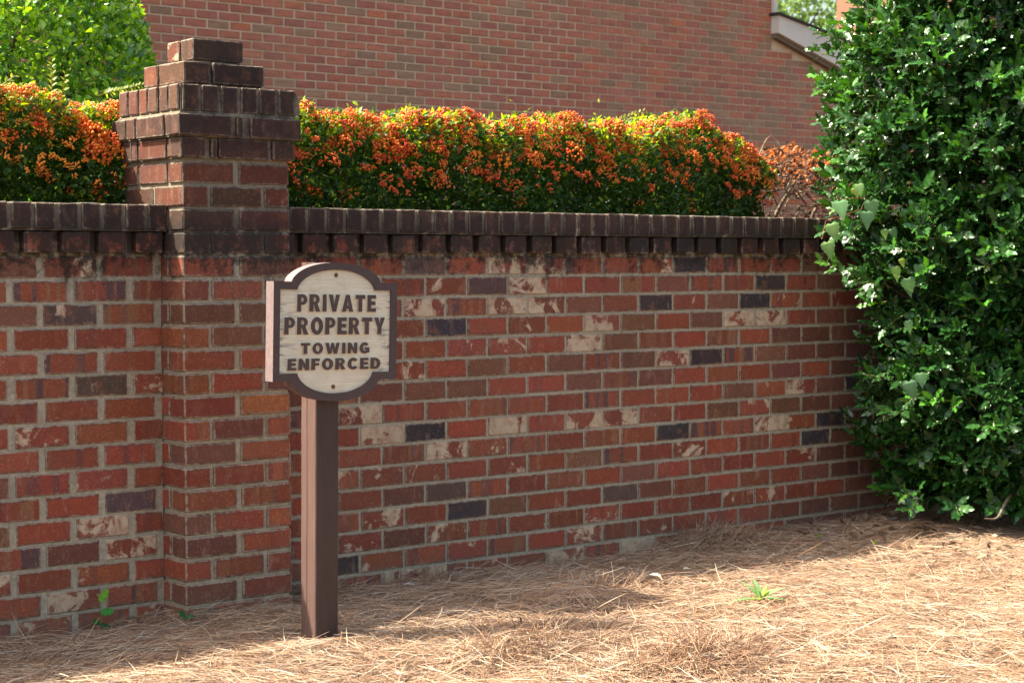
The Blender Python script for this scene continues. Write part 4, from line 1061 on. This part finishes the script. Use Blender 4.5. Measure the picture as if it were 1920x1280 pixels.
# heaped tufts of straw
def tuft(cx, cy, n, r, h, label):
    a = RNG.uniform(0, 6.283, n); q = RNG.uniform(0, 1, n)**.6*r; segs = []
    L = RNG.uniform(.10, .19, n); base = np.stack([cx+q*np.cos(a), cy+q*np.sin(a)*.6, np.zeros(n)], 1); base[:, 2] = ground_h(base[:, 0], base[:, 1])+.01
    D = np.stack([RNG.normal(0, .9, n), RNG.normal(-.1, .4, n), RNG.uniform(.0, .85, n)*h], 1); D /= np.linalg.norm(D, axis=1, keepdims=True)
    ns = 4; P = np.stack([base+D*(L*t)[:, None]+np.stack([np.zeros(n), np.zeros(n), -.35*L*t*t], 1) for t in np.linspace(-.15, .85, ns)], 1)
    fy = np.where(P[:, :, 0] < .424, -.01, .168); P[:, :, 1] = np.minimum(P[:, :, 1], fy)
    P[:, :, 2] = np.maximum(P[:, :, 2], ground_h(P[:, :, 0], P[:, :, 1])+.003)
    side = np.cross(D, rv(n)); side /= np.linalg.norm(side, axis=1, keepdims=True); up_ = np.cross(side, D)
    w = .0012*RNG.uniform(.7, 1.2, n)[:, None]*np.array([.6, 1, .9, .3])[None]
    V = np.stack([P-side[:, None]*w[:, :, None], P+up_[:, None]*w[:, :, None], P+side[:, None]*w[:, :, None]], 2).reshape(-1, 3)
    b = ((np.arange(n)*ns*3)[:, None]+(np.arange(ns-1)*3)[None]).reshape(-1)
    F = np.concatenate([np.stack([b, b+1, b+4, b+3], 1), np.stack([b+1, b+2, b+5, b+4], 1)])
    pal = np.array([(.42, .26, .17), (.34, .19, .115), (.50, .36, .26), (.25, .135, .09)]); C = np.repeat(pal[RNG.integers(0, 4, n)]*RNG.uniform(.75, 1.15, (n, 1)), ns*3, 0)
    o = obj('pine_straw', mesh_np('pine_straw', V, F, {'col': C}), M_NEEDLE); tag(o, label, 'pine straw', kind='stuff')
tuft(2.64, .03, 900, .26, 1.0, 'heap of pine straw banked against the foot of the right wall')
tuft(.66, -1.10, 1300, .30, .75, 'raised tuft of pine straw in the right foreground of the post')
tuft(.96, -1.55, 1500, .28, .75, 'raised tuft of pine straw at the lower edge of the view')
tuft(1.60, -.46, 700, .25, .7, 'tuft of sunlit pine straw at the edge of the wall shadow')
tuft(.62, .10, 220, .14, 1.0, 'wisps of pine straw leaning on the wall just right of the post')
tuft(1.05, .10, 200, .2, .9, 'wisps of pine straw leaning on the wall farther along')

# ------------------------------------------------------------------ leaf litter, fallen leaves, weeds
def litter(n, xr, yr, label, s0, s1, dark=1.0):
    x = RNG.uniform(*xr, n); y = RNG.uniform(*yr, n); z = ground_h(x, y)+RNG.uniform(.012, .045, n)
    D = rv(n)*np.array([1, 1, .25]); N = np.array([[0, 0, 1.]])+rv(n)*.6; s = RNG.uniform(s0, s1, n)
    pal = np.array([(.20, .12, .075), (.14, .085, .055), (.30, .21, .14), (.36, .30, .25), (.10, .07, .05)])*dark
    tp = leaf_tpl(3, .5, -.25, w=.26)
    V, F, C = scatter(tp[0], tp[1], frames(D, N), np.stack([x, y, z], 1), np.stack([s, s, s], 1), pal[RNG.integers(0, 5, n)], tp[2])
    o = obj('leaf_litter', mesh_np('leaf_litter', V, F, {'col': C}), M_LITTER); tag(o, label, 'leaf litter', kind='stuff')
litter(520, (3.1, 5.2), (-1.0, .12), 'curled brown dead leaves under the holly bush', .03, .06)
litter(60, (-.9, 3.4), (-1.9, .1), 'scattered bits of dead leaf lying on the pine straw', .012, .03)
def fallen(x, y, s, col, label, rot=0.0, z=.04, mat=None):
    tp = leaf_tpl(4, .35, .1, w=.28)
    m = mesh_np('fallen_leaf', tp[0]*s, tp[1], {'col': np.tile(col, (len(tp[0]), 1))*tp[2][:, None]}, True)
    o = obj('fallen_leaf', m, mat or M_WEED, None, (x, y, float(ground_h(x, y))+z), (.25, -.2, rot)); tag(o, label, 'leaf')
fallen(3.08, -.15, .055, (.20, .38, .04), 'bright green fallen leaf in the shade near the foot of the right wall', -1.2)
fallen(3.10, -.45, .045, (.22, .34, .03), 'small yellow green fallen leaf in front of the holly shade', -.9)
fallen(3.12, -.68, .045, (.34, .55, .05), 'sunlit lime green fallen leaf at the edge of the holly shadow', 2.0, .06)
fallen(3.00, -.27, .085, (.17, .12, .10), 'curled dark brown dead leaf by the right end of the wall', -.4, .04, M_LITTER)
fallen(1.74, -.54, .045, (.62, .52, .44), 'pale curled chip lying on sunlit straw in the middle of the bed', .6, .06, M_LITTER)
fallen(2.02, -.42, .05, (.58, .50, .42), 'pale dry leaf scrap right of centre on the straw', 1.6, .05, M_LITTER)
fallen(.11, -1.12, .06, (.66, .52, .38), 'pale bark flake lying at the lower edge of the straw', 2.3, .05, M_LITTER)
fallen(.93, -.06, .045, (.42, .38, .36), 'grey leaf scrap in the shade near the wall', 1.2, .045, M_LITTER)
fallen(1.70, -1.92, .06, (.55, .36, .22), 'tan dead leaf on the straw at the lower right', .8, .05, M_LITTER)

def build_weed():
    z = float(ground_h(1.741, -1.054)); root = empty('weed', (1.741, -1.054, z)); tag(root, 'small pale green weed with narrow leaves growing through sunlit straw', 'weed')
    tp = leaf_tpl(5, .22, .30, lambda t: math.sin(math.pi*t**.75)**.8, w=.15)
    for i, (a, e, s, k) in enumerate([(200, 15, .16, 0), (150, 55, .13, 0), (178, 80, .12, 0), (110, 70, .11, 0), (20, 35, .15, 0), (-10, 12, .17, 0), (330, 20, .13, 1), (60, 45, .10, 1), (300, 30, .09, 1), (230, 30, .08, 2), (45, 65, .08, 2), (10, 60, .07, 2)]):
        a = math.radians(a-38); e = math.radians(e); d = np.array([[math.cos(a)*math.cos(e), math.sin(a)*math.cos(e), math.sin(e)]]); nr = np.array([[-math.cos(a)*.3, -math.sin(a)*.3, 1.]])
        col = [(.26, .42, .20), (.14, .28, .11), (.38, .50, .05)][k]
        Rm = frames(d, nr)[0]; V = (tp[0]*s*.78)@Rm.T
        obj('leaf', mesh_np('leaf', V, tp[1], {'col': np.tile(col, (len(V), 1))*tp[2][:, None]}, True), M_WEED, root, (0, 0, .028))
    v, f = tube([(0, 0, -.01), (0, 0, .045)], [.003, .002], 6); obj('stem', mesh_np('stem', v, f), M_YTWIG, root)
build_weed()
def seedling(x, y, label, L):
    z = float(ground_h(x, y)); root = empty('seedling', (x, y, z)); tag(root, label, 'seedling')
    top = max(p[2] for p in L); v, f = tube([(0, 0, 0), (.004, 0, top*.6), (0, -.002, top)], [.0016, .0013, .001], 5); obj('stem', mesh_np('stem', v, f), M_YTWIG, root)
    for (dx, dy, zz, s, ax, az, c) in L:
        Rm = frames(np.array([[ax, -.2, az]]), np.array([[-.3, -.9, .5]]))[0]; V = (HL[0]*np.array([1.2, 1, 1])*s)@Rm.T
        obj('leaf', mesh_np('leaf', V, HL[1], {'col': np.tile(c, (len(V), 1))*np.minimum(HL[2], 1.2)[:, None]}, True), M_WEED, root, (dx, dy, zz))
seedling(-.268, .118, 'holly seedling with spiny leaves at the foot of the left wall', [(0, 0, .125, .05, .5, .8, (.16, .42, .03)), (.002, 0, .085, .05, 1, .15, (.06, .30, .05)), (0, 0, .05, .035, -.6, .3, (.03, .16, .03)), (0, 0, .045, .04, .5, -.2, (.02, .10, .03))])
seedling(-.02, -.02, 'tiny dark green sprout at the left front corner of the pillar', [(0, 0, .045, .035, -.5, .5, (.03, .20, .05)), (0, 0, .04, .035, .6, .1, (.03, .17, .04))])

# ------------------------------------------------------------------ things of one kind share a group
for key, grp in (('brick_wall', 'garden wall sections either side of the pillar'), ('firethorn_hedge', 'firethorn hedges behind the wall'), ('evergreen_shrub', 'evergreen shrubs behind the left hedge'),
                 ('leafy_tree', 'trees beyond the house'), ('fallen_leaf', 'fallen leaves and scraps on the straw'), ('seedling', 'seedlings at the foot of the wall')):
    for o in S.objects:
        if o.parent is None and o.name.split('.')[0] == key: o['group'] = grp
